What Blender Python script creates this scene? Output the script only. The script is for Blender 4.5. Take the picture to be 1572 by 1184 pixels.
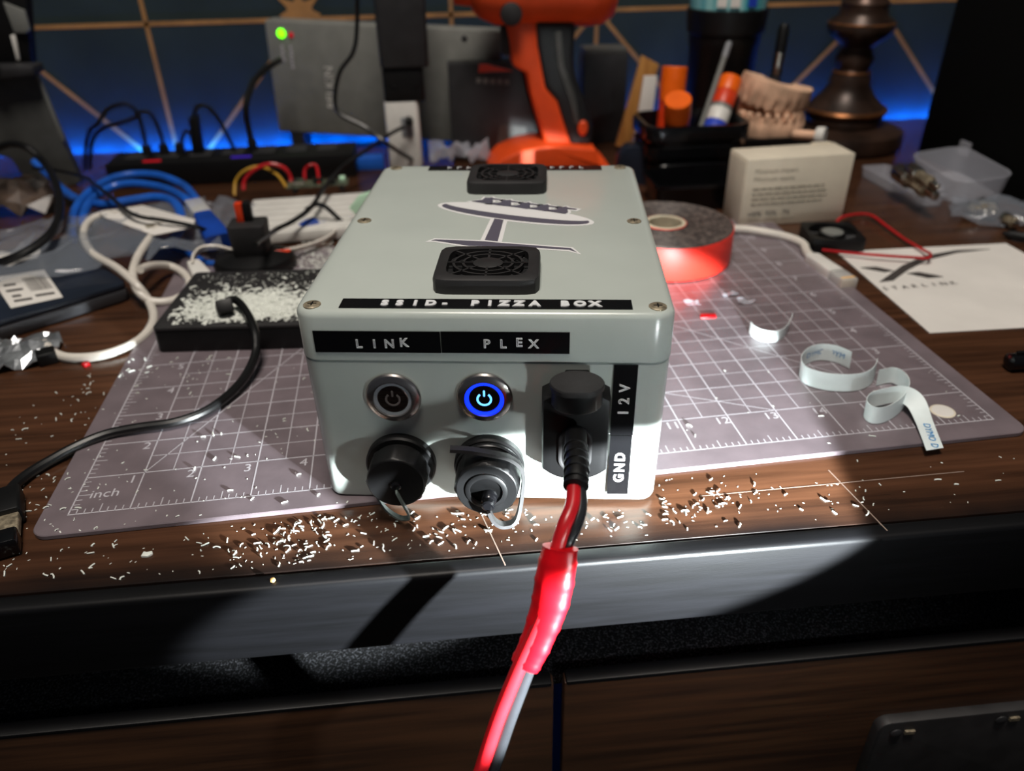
import bpy, bmesh, math, random
from mathutils import Vector, Matrix, Euler

# ---------------------------------------------------------------- camera, world, lights, exposure
for o in list(bpy.data.objects):
    bpy.data.objects.remove(o, do_unlink=True)
scene = bpy.context.scene
COL = scene.collection
PI = math.pi
random.seed(7)

cam_data = bpy.data.cameras.new('camera')
cam_data.sensor_width = 36.0
cam_data.lens = 27.2886
cam_data.clip_start = 0.01
cam_data.dof.use_dof = True
cam_data.dof.focus_distance = 0.315
cam_data.dof.aperture_fstop = 7.5
camera = bpy.data.objects.new('camera', cam_data)
camera.matrix_world = Matrix(((0.994995, 0.066541, -0.074544, 0.168371), (-0.098463, 0.525890, -0.844834, -0.270714), (-0.017015, 0.847946, 0.529810, 0.222721), (0, 0, 0, 1)))
COL.objects.link(camera)
scene.camera = camera

world = bpy.data.worlds.new('world')
scene.world = world
world.use_nodes = True
world.node_tree.nodes['Background'].inputs[0].default_value = (0.80, 0.86, 1.0, 1)
world.node_tree.nodes['Background'].inputs[1].default_value = 0.035

def lamp(name, kind, loc, aim, energy, color):
    d = bpy.data.lights.new(name, kind)
    d.energy = energy
    d.color = color
    o = bpy.data.objects.new(name, d)
    o.location = loc
    o.rotation_euler = (Vector(aim) - Vector(loc)).to_track_quat('-Z', 'Y').to_euler()
    COL.objects.link(o)
    return o, d

# ceiling lamp of the room, behind and above the desk chair
o, d = lamp('ceiling_lamp', 'AREA', (0.14, -0.22, 1.62), (0.25, 0.20, 0.0), 22.0, (1.0, 0.92, 0.83))
d.shape = 'DISK'
d.size = 0.55
# small hand torch lying low in front of the desk, to the right, throwing a flat oval beam
TORCH = (0.316, -0.233, 0.038)
o, d = lamp('torch_beam', 'SPOT', TORCH, (0.2306, -0.0412, -0.0050), 40.0, (0.90, 0.98, 1.0))
d.spot_size = math.radians(63)
d.spot_blend = 0.12
d.shadow_soft_size = 0.004
o.scale = (1.0, 0.345, 1.0)
o.rotation_euler.rotate_axis('Z', math.radians(6.5))
# the weak wide spill of the same torch
o, d = lamp('torch_spill', 'SPOT', TORCH, (0.20, 0.0, 0.02), 0.70, (0.90, 0.98, 1.0))
d.spot_size = math.radians(120)
d.spot_blend = 0.9
d.shadow_soft_size = 0.006

scene.view_settings.view_transform = 'Standard'
scene.view_settings.look = 'None'
scene.view_settings.exposure = 0.0
scene.view_settings.gamma = 1.0
scene.view_settings.use_curve_mapping = False

# ---------------------------------------------------------------- materials
def lin(c):
    def f(v):
        v /= 255.0
        return v / 12.92 if v <= 0.04045 else ((v + 0.055) / 1.055) ** 2.4
    return (f(c[0]), f(c[1]), f(c[2]), 1.0)

def mat(name, col, rough=0.5, metal=0.0, spec=0.5, vary=0.0, vscale=60.0, bump=0.0, bscale=300.0,
        coat=0.0, trans=0.0, alpha=1.0, emit=None, estr=0.0, stretch=None, col2=None, ramp=(0.35, 0.65), ior=None):
    m = bpy.data.materials.new(name)
    m.use_nodes = True
    nt = m.node_tree
    b = nt.nodes['Principled BSDF']
    b.inputs['Base Color'].default_value = lin(col)
    b.inputs['Roughness'].default_value = rough
    b.inputs['Metallic'].default_value = metal
    b.inputs['Specular IOR Level'].default_value = spec
    b.inputs['Coat Weight'].default_value = coat
    b.inputs['Transmission Weight'].default_value = trans
    b.inputs['Alpha'].default_value = alpha
    if ior:
        b.inputs['IOR'].default_value = ior
    if emit:
        b.inputs['Emission Color'].default_value = lin(emit)
        b.inputs['Emission Strength'].default_value = estr
    tc = nt.nodes.new('ShaderNodeTexCoord')
    mp = nt.nodes.new('ShaderNodeMapping')
    if stretch:
        mp.inputs['Scale'].default_value = stretch
    nt.links.new(tc.outputs['Object'], mp.inputs['Vector'])
    if vary or col2:
        n = nt.nodes.new('ShaderNodeTexNoise')
        n.inputs['Scale'].default_value = vscale
        n.inputs['Detail'].default_value = 6
        nt.links.new(mp.outputs['Vector'], n.inputs['Vector'])
        r = nt.nodes.new('ShaderNodeValToRGB')
        r.color_ramp.elements[0].position = ramp[0]
        r.color_ramp.elements[1].position = ramp[1]
        if col2 is None:
            col2 = tuple(max(0, min(255, c * (1 + vary))) for c in col)
            r.color_ramp.elements[0].color = lin(tuple(c * (1 - vary) for c in col))
        else:
            r.color_ramp.elements[0].color = lin(col)
        r.color_ramp.elements[1].color = lin(col2)
        nt.links.new(n.outputs['Fac'], r.inputs['Fac'])
        nt.links.new(r.outputs['Color'], b.inputs['Base Color'])
    if bump:
        n2 = nt.nodes.new('ShaderNodeTexNoise')
        n2.inputs['Scale'].default_value = bscale
        n2.inputs['Detail'].default_value = 4
        nt.links.new(mp.outputs['Vector'], n2.inputs['Vector'])
        bp = nt.nodes.new('ShaderNodeBump')
        bp.inputs['Strength'].default_value = bump
        bp.inputs['Distance'].default_value = 0.0004
        nt.links.new(n2.outputs['Fac'], bp.inputs['Height'])
        nt.links.new(bp.outputs['Normal'], b.inputs['Normal'])
    return m

M_ = {}
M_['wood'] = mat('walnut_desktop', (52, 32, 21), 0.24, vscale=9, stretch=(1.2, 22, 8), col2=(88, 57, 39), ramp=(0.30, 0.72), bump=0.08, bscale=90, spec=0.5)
M_['rail'] = mat('black_lacquered_wood', (11, 11, 13), 0.46, vary=0.25, vscale=18, stretch=(1, 8, 14), bump=0.10, bscale=220, spec=0.27)
M_['drawerwood'] = mat('dark_brown_drawer_wood', (44, 27, 17), 0.45, vscale=10, stretch=(1.0, 6, 18), col2=(74, 48, 30))
M_['felt'] = mat('black_felt', (14, 14, 15), 0.95, vscale=900, col2=(92, 92, 97), ramp=(0.50, 0.80), bump=0.9, bscale=900, spec=0.2)
M_['wall'] = mat('dark_teal_wallpaper', (44, 56, 58), 0.7, vary=0.08, vscale=12, spec=0.2)
M_['gold'] = mat('gold_print', (176, 128, 74), 0.45, vary=0.08, vscale=40)
M_['ground'] = mat('dark_floor', (30, 26, 24), 0.6, vary=0.2)
M_['mat'] = mat('smoky_vinyl', (116, 105, 110), 0.30, vary=0.06, vscale=50, spec=0.5, bump=0.05, bscale=500)
M_['print'] = mat('white_print', (196, 193, 200), 0.5)
M_['abs'] = mat('pale_grey_abs', (188, 196, 190), 0.20, spec=0.5, vary=0.015, vscale=20, bump=0.02, bscale=900)
M_['black'] = mat('black_plastic', (12, 12, 13), 0.46, spec=0.35, vary=0.15, vscale=80, bump=0.05, bscale=1200)
M_['blackmatte'] = mat('matte_black_plastic', (34, 33, 34), 0.6, vary=0.2, vscale=60, bump=0.15, bscale=1500)
M_['blackgloss'] = mat('gloss_black_plastic', (12, 12, 14), 0.2, vary=0.1)
M_['rubber'] = mat('black_cable_rubber', (15, 15, 16), 0.35, vary=0.15, vscale=90)
M_['chrome'] = mat('chrome', (205, 198, 194), 0.24, metal=1.0, vary=0.03)
M_['steel'] = mat('worn_steel', (160, 148, 126), 0.42, metal=0.55, vary=0.2, vscale=500)
M_['nickel'] = mat('nickel', (200, 195, 185), 0.25, metal=1.0, vary=0.1)
M_['btnface'] = mat('brushed_dark_steel', (70, 58, 54), 0.30, metal=0.9, vary=0.15, vscale=300, stretch=(1, 1, 12))
M_['ringgrey'] = mat('grey_diffuser', (140, 142, 146), 0.4, vary=0.03)
M_['icongrey'] = mat('grey_icon', (96, 88, 86), 0.4)
M_['ringblue'] = mat('blue_led_ring', (40, 70, 255), 0.4, emit=(10, 40, 255), estr=2.6)
M_['iconblue'] = mat('pale_blue_led_icon', (140, 190, 255), 0.4, emit=(90, 170, 255), estr=2.4)
M_['label'] = mat('black_embossing_tape', (10, 10, 12), 0.25, vary=0.1)
M_['letter'] = mat('embossed_white', (232, 234, 236), 0.5)
M_['sticker'] = mat('white_vinyl_sticker', (236, 236, 236), 0.35)
M_['stickergrey'] = mat('grey_sticker_ink', (92, 90, 104), 0.4)
M_['stickermid'] = mat('light_grey_sticker_ink', (200, 198, 202), 0.4)
M_['red'] = mat('red_wire_insulation', (190, 26, 34), 0.3, vary=0.08, vscale=60)
M_['redtape'] = mat('red_electrical_tape', (205, 8, 22), 0.34, vary=0.08, vscale=90, bump=0.1, bscale=300)
M_['greywire'] = mat('grey_black_wire', (38, 39, 42), 0.25, vary=0.1)
M_['white'] = mat('white_plastic', (226, 224, 218), 0.4, vary=0.03)
M_['whitecable'] = mat('white_cable', (222, 216, 206), 0.4, vary=0.03)
M_['blue'] = mat('blue_cable', (28, 92, 190), 0.35, vary=0.1, vscale=40)
M_['bluedark'] = mat('dark_blue_plastic', (20, 66, 160), 0.35, vary=0.1, vscale=40)
M_['cream'] = mat('cream_card', (226, 216, 196), 0.6, vary=0.03, vscale=30)
M_['ink'] = mat('grey_ink', (150, 142, 126), 0.7)
M_['inkdark'] = mat('dark_ink', (66, 62, 60), 0.6)
M_['paper'] = mat('white_paper', (226, 222, 216), 0.7, vary=0.02, vscale=25)
M_['orange'] = mat('orange_plastic', (236, 78, 18), 0.55, vary=0.05, vscale=30)
M_['orangecap'] = mat('bright_orange_cap', (250, 104, 8), 0.4, vary=0.04)
M_['redlabel'] = mat('orange_red_label', (222, 62, 22), 0.4, vary=0.06)
M_['grip'] = mat('black_rubber_grip', (24, 27, 29), 0.5, bump=0.1, bscale=400)
M_['greydev'] = mat('grey_painted_metal', (126, 127, 122), 0.45, vary=0.04)
M_['darkgrey'] = mat('dark_grey_plastic', (74, 75, 73), 0.5, vary=0.08)
M_['midgrey'] = mat('mid_grey_plastic', (120, 122, 118), 0.5)
M_['charcoal'] = mat('charcoal_plastic', (42, 42, 44), 0.5, vary=0.12)
M_['greenled'] = mat('green_led', (120, 255, 20), 0.4, emit=(110, 255, 10), estr=3.0)
M_['redled'] = mat('red_led', (160, 20, 20), 0.4, emit=(200, 20, 40), estr=0.5)
M_['violetled'] = mat('violet_led', (60, 30, 160), 0.4, emit=(70, 40, 200), estr=0.35)
M_['ledstrip'] = mat('blue_led_strip', (60, 120, 255), 0.4, emit=(0, 105, 255), estr=150.0)
M_['bronze'] = mat('oil_rubbed_bronze', (60, 44, 36), 0.36, metal=0.5, vary=0.3, vscale=25)
M_['bronzehi'] = mat('copper_rubbed_edge', (140, 92, 58), 0.35, metal=0.8, vary=0.2, vscale=60)
M_['speaker'] = mat('black_speaker_cloth', (11, 11, 10), 0.95, vary=0.3, vscale=700, bump=0.4, bscale=900, spec=0.1)
M_['plaster'] = mat('beige_plaster', (220, 178, 148), 0.75, vary=0.12, vscale=60, bump=0.3, bscale=200)
M_['tan'] = mat('tan_wood', (196, 142, 74), 0.55, vscale=20, stretch=(8, 8, 1), col2=(170, 116, 56))
M_['film'] = mat('clear_plastic_film', (160, 168, 180), 0.10, alpha=0.20, spec=0.8)
M_['frost'] = mat('frosted_polypropylene', (206, 208, 218), 0.25, alpha=0.34, spec=0.6)
M_['clear'] = mat('clear_polycarbonate', (226, 226, 222), 0.15, alpha=0.55, spec=0.7)
M_['silver'] = mat('silver_bubble_wrap', (176, 180, 184), 0.25, metal=0.75, vary=0.15, vscale=120, bump=0.8, bscale=160)
M_['navy'] = mat('dark_navy_lid', (30, 37, 50), 0.32, vary=0.12, vscale=25)
M_['edge'] = mat('grey_edge', (72, 72, 76), 0.35, metal=0.4)
M_['dust'] = mat('white_plastic_shaving', (232, 236, 228), 0.55, vary=0.04, vscale=300)
M_['chip'] = mat('orange_chip', (240, 190, 120), 0.5)
M_['rollside'] = mat('black_foam_tape_layers', (66, 58, 56), 0.55, vscale=260, col2=(112, 100, 94), ramp=(0.4, 0.7), bump=0.3, bscale=400)
M_['core'] = mat('cream_card_core', (214, 204, 178), 0.6, vary=0.08)
M_['redliner'] = mat('red_release_liner', (240, 50, 36), 0.45, vary=0.05)
M_['dymo'] = mat('white_backing_paper', (226, 236, 236), 0.5, vary=0.03)
M_['dymoink'] = mat('blue_backing_ink', (70, 150, 210), 0.5)
M_['teal'] = mat('teal_print', (60, 160, 170), 0.4, vscale=60, col2=(150, 205, 205), stretch=(3, 3, 0.2))
M_['purple'] = mat('blue_glue_label', (40, 70, 190), 0.4)
M_['palegreen'] = mat('pale_green_plastic', (206, 246, 214), 0.4)
M_['pcb'] = mat('green_circuit_board', (70, 76, 62), 0.45, vary=0.4, vscale=400)
M_['brownjunk'] = mat('brown_crumpled_plastic', (70, 58, 50), 0.35, vary=0.4, vscale=60, alpha=0.9)
M_['yellow'] = mat('yellow_wire', (196, 150, 50), 0.4)
M_['mesh'] = mat('dusty_filter_mesh', (14, 14, 16), 0.6, vscale=900, col2=(150, 150, 150), ramp=(0.66, 0.80), bump=0.6, bscale=900)
M_['strap'] = mat('grey_green_strap', (96, 106, 102), 0.4, vary=0.08)
M_['scratch'] = mat('pale_scratch', (150, 130, 118), 0.5)

# the desktop's colour runs to near black towards its front edge
def edge_darkening(m, y_dark, y_clear):
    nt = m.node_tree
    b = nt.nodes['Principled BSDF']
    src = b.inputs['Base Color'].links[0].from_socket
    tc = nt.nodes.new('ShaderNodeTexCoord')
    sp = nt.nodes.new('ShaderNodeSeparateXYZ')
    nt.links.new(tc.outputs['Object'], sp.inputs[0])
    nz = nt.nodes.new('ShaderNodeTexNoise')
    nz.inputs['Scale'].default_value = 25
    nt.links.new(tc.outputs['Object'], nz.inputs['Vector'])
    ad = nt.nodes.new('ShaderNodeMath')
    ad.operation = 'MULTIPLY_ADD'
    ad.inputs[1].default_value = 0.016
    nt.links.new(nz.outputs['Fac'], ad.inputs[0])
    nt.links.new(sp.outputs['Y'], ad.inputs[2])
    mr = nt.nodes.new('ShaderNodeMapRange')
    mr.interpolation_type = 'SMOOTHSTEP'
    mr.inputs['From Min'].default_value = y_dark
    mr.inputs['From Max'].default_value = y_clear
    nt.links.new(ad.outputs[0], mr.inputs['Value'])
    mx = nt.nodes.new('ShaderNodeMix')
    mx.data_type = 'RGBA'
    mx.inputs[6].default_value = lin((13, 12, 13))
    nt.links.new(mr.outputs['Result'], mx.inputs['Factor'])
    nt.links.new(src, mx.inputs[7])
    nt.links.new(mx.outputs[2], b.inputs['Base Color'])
edge_darkening(M_['wood'], -0.361, -0.328)

# ---------------------------------------------------------------- geometry helpers
class G:
    """collects faces; build() links them as one mesh object"""
    def __init__(self):
        self.v = []
        self.f = []

    def add(self, vs, fs, xf=None):
        n = len(self.v)
        for p in vs:
            p = Vector(p)
            self.v.append(tuple(xf @ p) if xf is not None else tuple(p))
        for f in fs:
            self.f.append(tuple(i + n for i in f))
        return self

    def box(self, c, s, xf=None):
        x, y, z = c
        a, b, d = s[0] / 2, s[1] / 2, s[2] / 2
        vs = [(x + i * a, y + j * b, z + k * d) for k in (-1, 1) for j in (-1, 1) for i in (-1, 1)]
        fs = [(0, 2, 3, 1), (4, 5, 7, 6), (0, 1, 5, 4), (2, 6, 7, 3), (0, 4, 6, 2), (1, 3, 7, 5)]
        return self.add(vs, fs, xf)

    def prism(self, pts, z0, z1, xf=None, top=None):
        """extrude a 2-d outline from z0 to z1; top = outline at z1 if different"""
        n = len(pts)
        top = top or pts
        vs = [(x, y, z0) for x, y in pts] + [(x, y, z1) for x, y in top]
        fs = [tuple(range(n))[::-1], tuple(range(n, 2 * n))]
        fs += [(i, (i + 1) % n, n + (i + 1) % n, n + i) for i in range(n)]
        return self.add(vs, fs, xf)

    def loft(self, rings, xf=None, close=True):
        n = len(rings[0])
        vs = [p for r in rings for p in r]
        fs = []
        for k in range(len(rings) - 1):
            for i in range(n):
                j = (i + 1) % n
                fs.append((k * n + i, k * n + j, (k + 1) * n + j, (k + 1) * n + i))
        if close:
            fs.append(tuple(range(n))[::-1])
            fs.append(tuple(range((len(rings) - 1) * n, len(rings) * n)))
        return self.add(vs, fs, xf)

    def lathe(self, prof, n=32, xf=None, close=True):
        rings = [[(r * math.cos(2 * PI * i / n), r * math.sin(2 * PI * i / n), z) for i in range(n)] for r, z in prof]
        return self.loft(rings, xf, close)

    def tube(self, pts, r, n=8, sub=6, taper=None):
        P = spline(pts, sub)
        N = len(P)
        rings = []
        up = Vector((0, 0, 1))
        t0 = (P[1] - P[0]).normalized()
        a = t0.cross(up)
        if a.length < 1e-3:
            a = t0.cross(Vector((1, 0, 0)))
        a.normalize()
        for i in range(N):
            t = (P[min(i + 1, N - 1)] - P[max(i - 1, 0)]).normalized()
            a = (a - t * a.dot(t)).normalized()
            b = t.cross(a)
            rr = r if taper is None else r * (1 + (taper - 1) * i / (N - 1))
            rings.append([P[i] + rr * (math.cos(2 * PI * k / n) * a + math.sin(2 * PI * k / n) * b) for k in range(n)])
        return self.loft(rings)

    def ribbon(self, pts, wdirs, width, th=0.00025, sub=5):
        """thin strip with thickness; wdirs = width direction at each point (strip spans 0..width along it)"""
        P = spline(pts, sub)
        Wd = [w.normalized() for w in spline(wdirs, sub)]
        N = len(P)
        rings = []
        for i in range(N):
            t = (P[min(i + 1, N - 1)] - P[max(i - 1, 0)]).normalized()
            nn = t.cross(Wd[i]).normalized() * th
            q = P[i] + Wd[i] * width
            rings.append([P[i] - nn, q - nn, q + nn, P[i] + nn])
        return self.loft(rings)

    def text(self, s, h, xf, outline=0.0, dz=0.0):
        vs, fs = text_mesh(s, outline)
        return self.add([(x * h, y * h, z * h + dz) for x, y, z in vs], fs, xf)

    def build(self, name, m, parent=None, bevel=0.0, seg=2, smooth=35.0, angle=30.0, fix=True):
        me = bpy.data.meshes.new(name)
        me.from_pydata(self.v, [], self.f)
        bm = bmesh.new()
        bm.from_mesh(me)
        if fix:
            bmesh.ops.recalc_face_normals(bm, faces=bm.faces[:])
        if bevel:
            ed = [e for e in bm.edges if len(e.link_faces) == 2 and e.calc_face_angle(0) > math.radians(angle)]
            bmesh.ops.bevel(bm, geom=ed, offset=bevel, segments=seg, profile=0.5, affect='EDGES', clamp_overlap=True)
        bm.to_mesh(me)
        bm.free()
        if smooth:
            me.polygons.foreach_set('use_smooth', [True] * len(me.polygons))
            me.set_sharp_from_angle(angle=math.radians(smooth))
        me.materials.append(M_[m])
        o = bpy.data.objects.new(name, me)
        COL.objects.link(o)
        if parent is not None:
            o.parent = parent
        return o

def spline(pts, sub=6):
    P = [Vector(p) for p in pts]
    if sub <= 1 or len(P) < 3:
        return P
    out = []
    for i in range(len(P) - 1):
        p0, p1, p2, p3 = P[max(i - 1, 0)], P[i], P[i + 1], P[min(i + 2, len(P) - 1)]
        for k in range(sub):
            t = k / sub
            out.append(0.5 * ((2 * p1) + (p2 - p0) * t + (2 * p0 - 5 * p1 + 4 * p2 - p3) * t * t + (3 * p1 - p0 - 3 * p2 + p3) * t ** 3))
    out.append(P[-1])
    return out

_txt = {}
def text_mesh(s, outline=0.0):
    key = (s, outline)
    if key not in _txt:
        cu = bpy.data.curves.new('lettering', 'FONT')
        cu.body = s
        cu.size = 1.0
        cu.align_x = 'CENTER'
        cu.resolution_u = 3
        if outline:
            cu.fill_mode = 'NONE'
            cu.bevel_depth = outline
            cu.bevel_resolution = 1
        ob = bpy.data.objects.new('lettering', cu)
        COL.objects.link(ob)
        bpy.context.view_layer.update()
        me = bpy.data.meshes.new_from_object(ob.evaluated_get(bpy.context.evaluated_depsgraph_get()))
        _txt[key] = ([tuple(v.co) for v in me.vertices], [tuple(p.vertices) for p in me.polygons])
        bpy.data.objects.remove(ob, do_unlink=True)
        bpy.data.meshes.remove(me)
    return _txt[key]

def frame(origin, x, y):
    """matrix with local x, y axes given (z = x cross y)"""
    x = Vector(x).normalized()
    y = Vector(y)
    y = (y - x * y.dot(x)).normalized()
    z = x.cross(y)
    m = Matrix.Identity(4)
    for i in range(3):
        m[i][0], m[i][1], m[i][2], m[i][3] = x[i], y[i], z[i], origin[i]
    return m

def along(p, q, up=(0, 0, 1)):
    """matrix whose local z runs from p to q"""
    z = (Vector(q) - Vector(p)).normalized()
    x = z.cross(Vector(up))
    if x.length < 1e-4:
        x = Vector((1, 0, 0))
    x.normalize()
    y = z.cross(x)
    m = Matrix.Identity(4)
    for i in range(3):
        m[i][0], m[i][1], m[i][2], m[i][3] = x[i], y[i], z[i], p[i]
    return m

def rrect(hx, hy, r, n=5, cx=0.0, cy=0.0):
    out = []
    for (sx, sy, a0) in ((1, 1, 0), (-1, 1, 90), (-1, -1, 180), (1, -1, 270)):
        for k in range(n + 1):
            a = math.radians(a0 + 90 * k / n)
            out.append((cx + sx * (hx - r) + r * math.cos(a), cy + sy * (hy - r) + r * math.sin(a)))
    return out

def circ(r, n=24, cx=0.0, cy=0.0):
    return [(cx + r * math.cos(2 * PI * i / n), cy + r * math.sin(2 * PI * i / n)) for i in range(n)]

def tag(o, label, cat, group=None, kind=None):
    o['label'] = label
    o['category'] = cat
    if group:
        o['group'] = group
    if kind:
        o['kind'] = kind
    return o

def thing(name, label, cat, loc=(0, 0, 0), rz=0.0, group=None):
    o = bpy.data.objects.new(name, None)
    o.empty_display_size = 0.01
    COL.objects.link(o)
    o.location = loc
    o.rotation_euler = (0, 0, rz)
    return tag(o, label, cat, group)

def struct(o):
    o['kind'] = 'structure'
    return o

def loc(o, p):
    o.location = p
    return o
ID = Matrix.Identity(4)
def TR(x, y, z): return Matrix.Translation((x, y, z))
def RX(a): return Matrix.Rotation(math.radians(a), 4, 'X')
def RY(a): return Matrix.Rotation(math.radians(a), 4, 'Y')
def RZ(a): return Matrix.Rotation(math.radians(a), 4, 'Z')

# ---------------------------------------------------------------- setting
WY = 0.64          # wall plane
EDGE = -0.051      # front edge of the desk
FLOOR = -0.76
struct(G().box((0.2, -0.6, FLOOR - 0.02), (3.6, 2.7, 0.04)).build('floor', 'ground'))
wall = struct(G().box((0.2, WY + 0.03, 0.35), (3.6, 0.06, 2.3)).build('wall_back', 'wall'))

# gold line print of the wallpaper: thin strips on the wall
HZ = 0.121
P_ = 0.3145
X0 = 0.0345
LOW = -0.046
def strip_on_wall(a, b, w=0.0042):
    ax, az = a
    bx, bz = b
    d = Vector((bx - ax, bz - az)).normalized()
    n = Vector((-d.y, d.x)) * w / 2
    pts = [(ax + n.x, az + n.y), (bx + n.x, bz + n.y), (bx - n.x, bz - n.y), (ax - n.x, az - n.y)]
    g = G().prism(pts, 0, 0.0006, frame((0, WY, 0), (1, 0, 0), (0, 0, 1)))
    return g.build('gold_line', 'gold', wall, smooth=0)
strip_on_wall((-0.9, HZ), (1.2, HZ))
for k in range(-2, 4):
    xt = X0 + P_ * k
    xb = xt + P_ / 2
    strip_on_wall((xb, LOW - 0.1), (xb, HZ + 0.3))
    strip_on_wall((xt, LOW + 0.05), (xt, HZ + 0.3))
    strip_on_wall((xt, HZ), (xb, LOW))
    strip_on_wall((xb, LOW), (xt + P_, HZ))
    strip_on_wall((xt, HZ), (xb, HZ + 0.18))
    strip_on_wall((xb, HZ + 0.18), (xt + P_, HZ))
    star = []
    for i in range(16):
        a = 2 * PI * (i + 0.0) / 16
        r = 0.0215 if i % 2 == 0 else 0.0135
        star.append((xt + r * math.cos(a), HZ + 0.004 + r * math.sin(a)))
    G().prism(star, 0, 0.0008, frame((0, WY, 0), (1, 0, 0), (0, 0, 1))).build('gold_star', 'gold', wall, smooth=0)

# ---------------------------------------------------------------- desk
desk = thing('desk', 'dark walnut desk with a black lacquered front edge and drawers', 'desk', (0.2, 0.32, FLOOR))
dz = -FLOOR
def dl(x, y, z):
    return (x - 0.2, y - 0.32, z + dz)
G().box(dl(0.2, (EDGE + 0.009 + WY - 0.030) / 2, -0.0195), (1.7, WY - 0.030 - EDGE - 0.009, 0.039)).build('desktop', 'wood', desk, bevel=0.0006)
G().box(dl(0.2, EDGE + 0.0045, -0.0195), (1.7, 0.009, 0.039)).build('front_rail', 'rail', desk, bevel=0.0022, seg=3)
G().box(dl(0.2, EDGE + 0.054, -0.080), (1.62, 0.094, 0.004)).build('felt_tray', 'felt', desk)
fib = G()
random.seed(3)
for i in range(9000):
    x = random.uniform(-0.14, 0.58)
    y = random.uniform(EDGE + 0.009, EDGE + 0.046)
    a = random.uniform(0, 2 * PI)
    l = random.uniform(0.0005, 0.0016)
    w = 0.00009
    fib.add([dl(x, y, -0.0782), dl(x + w, y + w, -0.0782), dl(x + math.cos(a) * l, y + math.sin(a) * l, -0.0780 + random.uniform(0.0002, 0.0012))], [(0, 1, 2)])
fo = fib.build('felt_fibres', 'felt', desk, smooth=0, fix=False)
fo['kind'] = 'stuff'
for (xa, xb, n) in ((-0.62, 0.2040, 0), (0.2085, 1.02, 1)):
    dr = G().box(dl((xa + xb) / 2, EDGE + 0.0040, -0.2060), (xb - xa, 0.0066, 0.264)).build('drawer', 'drawerwood', desk, bevel=0.0012)
    G().box(dl((xa + xb) / 2, EDGE + 0.0040, -0.0742), (xb - xa - 0.002, 0.0072, 0.0026)).build('drawer_top_edge', 'rail', dr, bevel=0.0008)
    if n == 1:
        pl = G().prism(rrect(0.075, 0.05, 0.006, 4, 0.4396 - 0.2, -0.1715 + dz), 0, 0.006, frame((0, EDGE - 0.32 + 0.0015, 0), (1, 0, 0), (0, 0, 1))).build('metal_plate', 'blackmatte', dr, bevel=0.0008)
        for (x, z) in ((0.374, -0.129), (0.428, -0.127)):
            G().lathe([(0.0030, 0), (0.0030, 0.0006), (0.0016, 0.0012)], 14, TR(*dl(x, EDGE - 0.005, z)) @ RX(90)).build('rivet', 'charcoal', dr)
            G().box(dl(x + 0.007, EDGE - 0.0052, z), (0.005, 0.0012, 0.0022)).build('slot', 'steel', dr)
for x in (-0.60, 1.0):
    for y in (0.0, 0.62):
        G().box(dl(x, y, (-0.039 + FLOOR) / 2), (0.06, 0.06, -FLOOR - 0.039)).build('leg', 'rail', desk, bevel=0.002)
# scratches in the varnish
for a, b, w in (((0.1767, -0.0185, 0), (0.1839, -0.0487, 0), 0.0005), ((0.3358, -0.0062, 0), (0.342, -0.0473, 0), 0.0005), ((0.2726, -0.017, 0), (0.3957, -0.0144, 0), 0.0004), ((0.3486, -0.0252, 0), (0.3521, -0.0581, 0), 0.00035), ((0.1934, -0.054, 0), (0.2072, -0.0641, 0), 0.0003)):
    d_ = (Vector(b) - Vector(a)).normalized()
    n_ = Vector((-d_.y, d_.x, 0)) * w / 2
    if b[1] > EDGE + 0.002:
        G().prism([(a[0] + n_.x - 0.2, a[1] + n_.y - 0.32), (b[0] + n_.x - 0.2, b[1] + n_.y - 0.32), (b[0] - n_.x - 0.2, b[1] - n_.y - 0.32), (a[0] - n_.x - 0.2, a[1] - n_.y - 0.32)], dz - 0.0002, dz + 0.00006).build('scratch', 'scratch', desk, smooth=0)

# ---------------------------------------------------------------- cutting mat
IN = 0.0254
MATROT = math.radians(2.6)
cm = thing('cutting_mat', 'smoky translucent cutting mat with a white inch grid, lying under the pale grey enclosure', 'cutting mat', (0, 0, 0), MATROT)
MT = 0.0025
G().prism(rrect(8.95 * IN, 5.98 * IN, 0.007, 6, 8.48 * IN, 5.5 * IN), 0, MT).build('mat_sheet', 'mat', cm, bevel=0.0004, seg=1)
gz0, gz1 = MT - 0.0001, MT + 0.00004
def line(g, x0, y0, x1, y1, w):
    d_ = Vector((x1 - x0, y1 - y0)).normalized()
    n_ = Vector((-d_.y, d_.x)) * w / 2
    a, b = Vector((x0, y0)) * IN, Vector((x1, y1)) * IN
    g.add([(a.x + n_.x, a.y + n_.y, gz1), (b.x + n_.x, b.y + n_.y, gz1), (b.x - n_.x, b.y - n_.y, gz1), (a.x - n_.x, a.y - n_.y, gz1)], [(3, 2, 1, 0)])
gr = G()
LW = 0.00055
line(gr, -0.01, 0, 17.01, 0, 0.0006)
line(gr, -0.01, 11, 17.01, 11, 0.0006)
line(gr, 0, 0, 0, 11, 0.0006)
line(gr, 17, 0, 17, 11, 0.0006)
for i in range(1, 17):
    line(gr, i, 0, i, 11, LW)
for j in range(1, 11):
    line(gr, 0, j, 17, j, LW)
gr.build('inch_lines', 'print', cm, smooth=0, fix=False)
gr = G()
for i in range(1, 16):
    line(gr, i + 0.5, 1, i + 0.5, 10, 0.00038)
for j in range(1, 10):
    line(gr, 1, j + 0.5, 16, j + 0.5, 0.00038)
gr.build('half_inch_lines', 'print', cm, smooth=0, fix=False)
gr = G()
for i in range(17 * 8):
    if i % 8:
        l = 0.22 if i % 4 == 0 else 0.12
        line(gr, i / 8, 0, i / 8, l, 0.0004)
        line(gr, i / 8, 11, i / 8, 11 - l, 0.0004)
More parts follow.
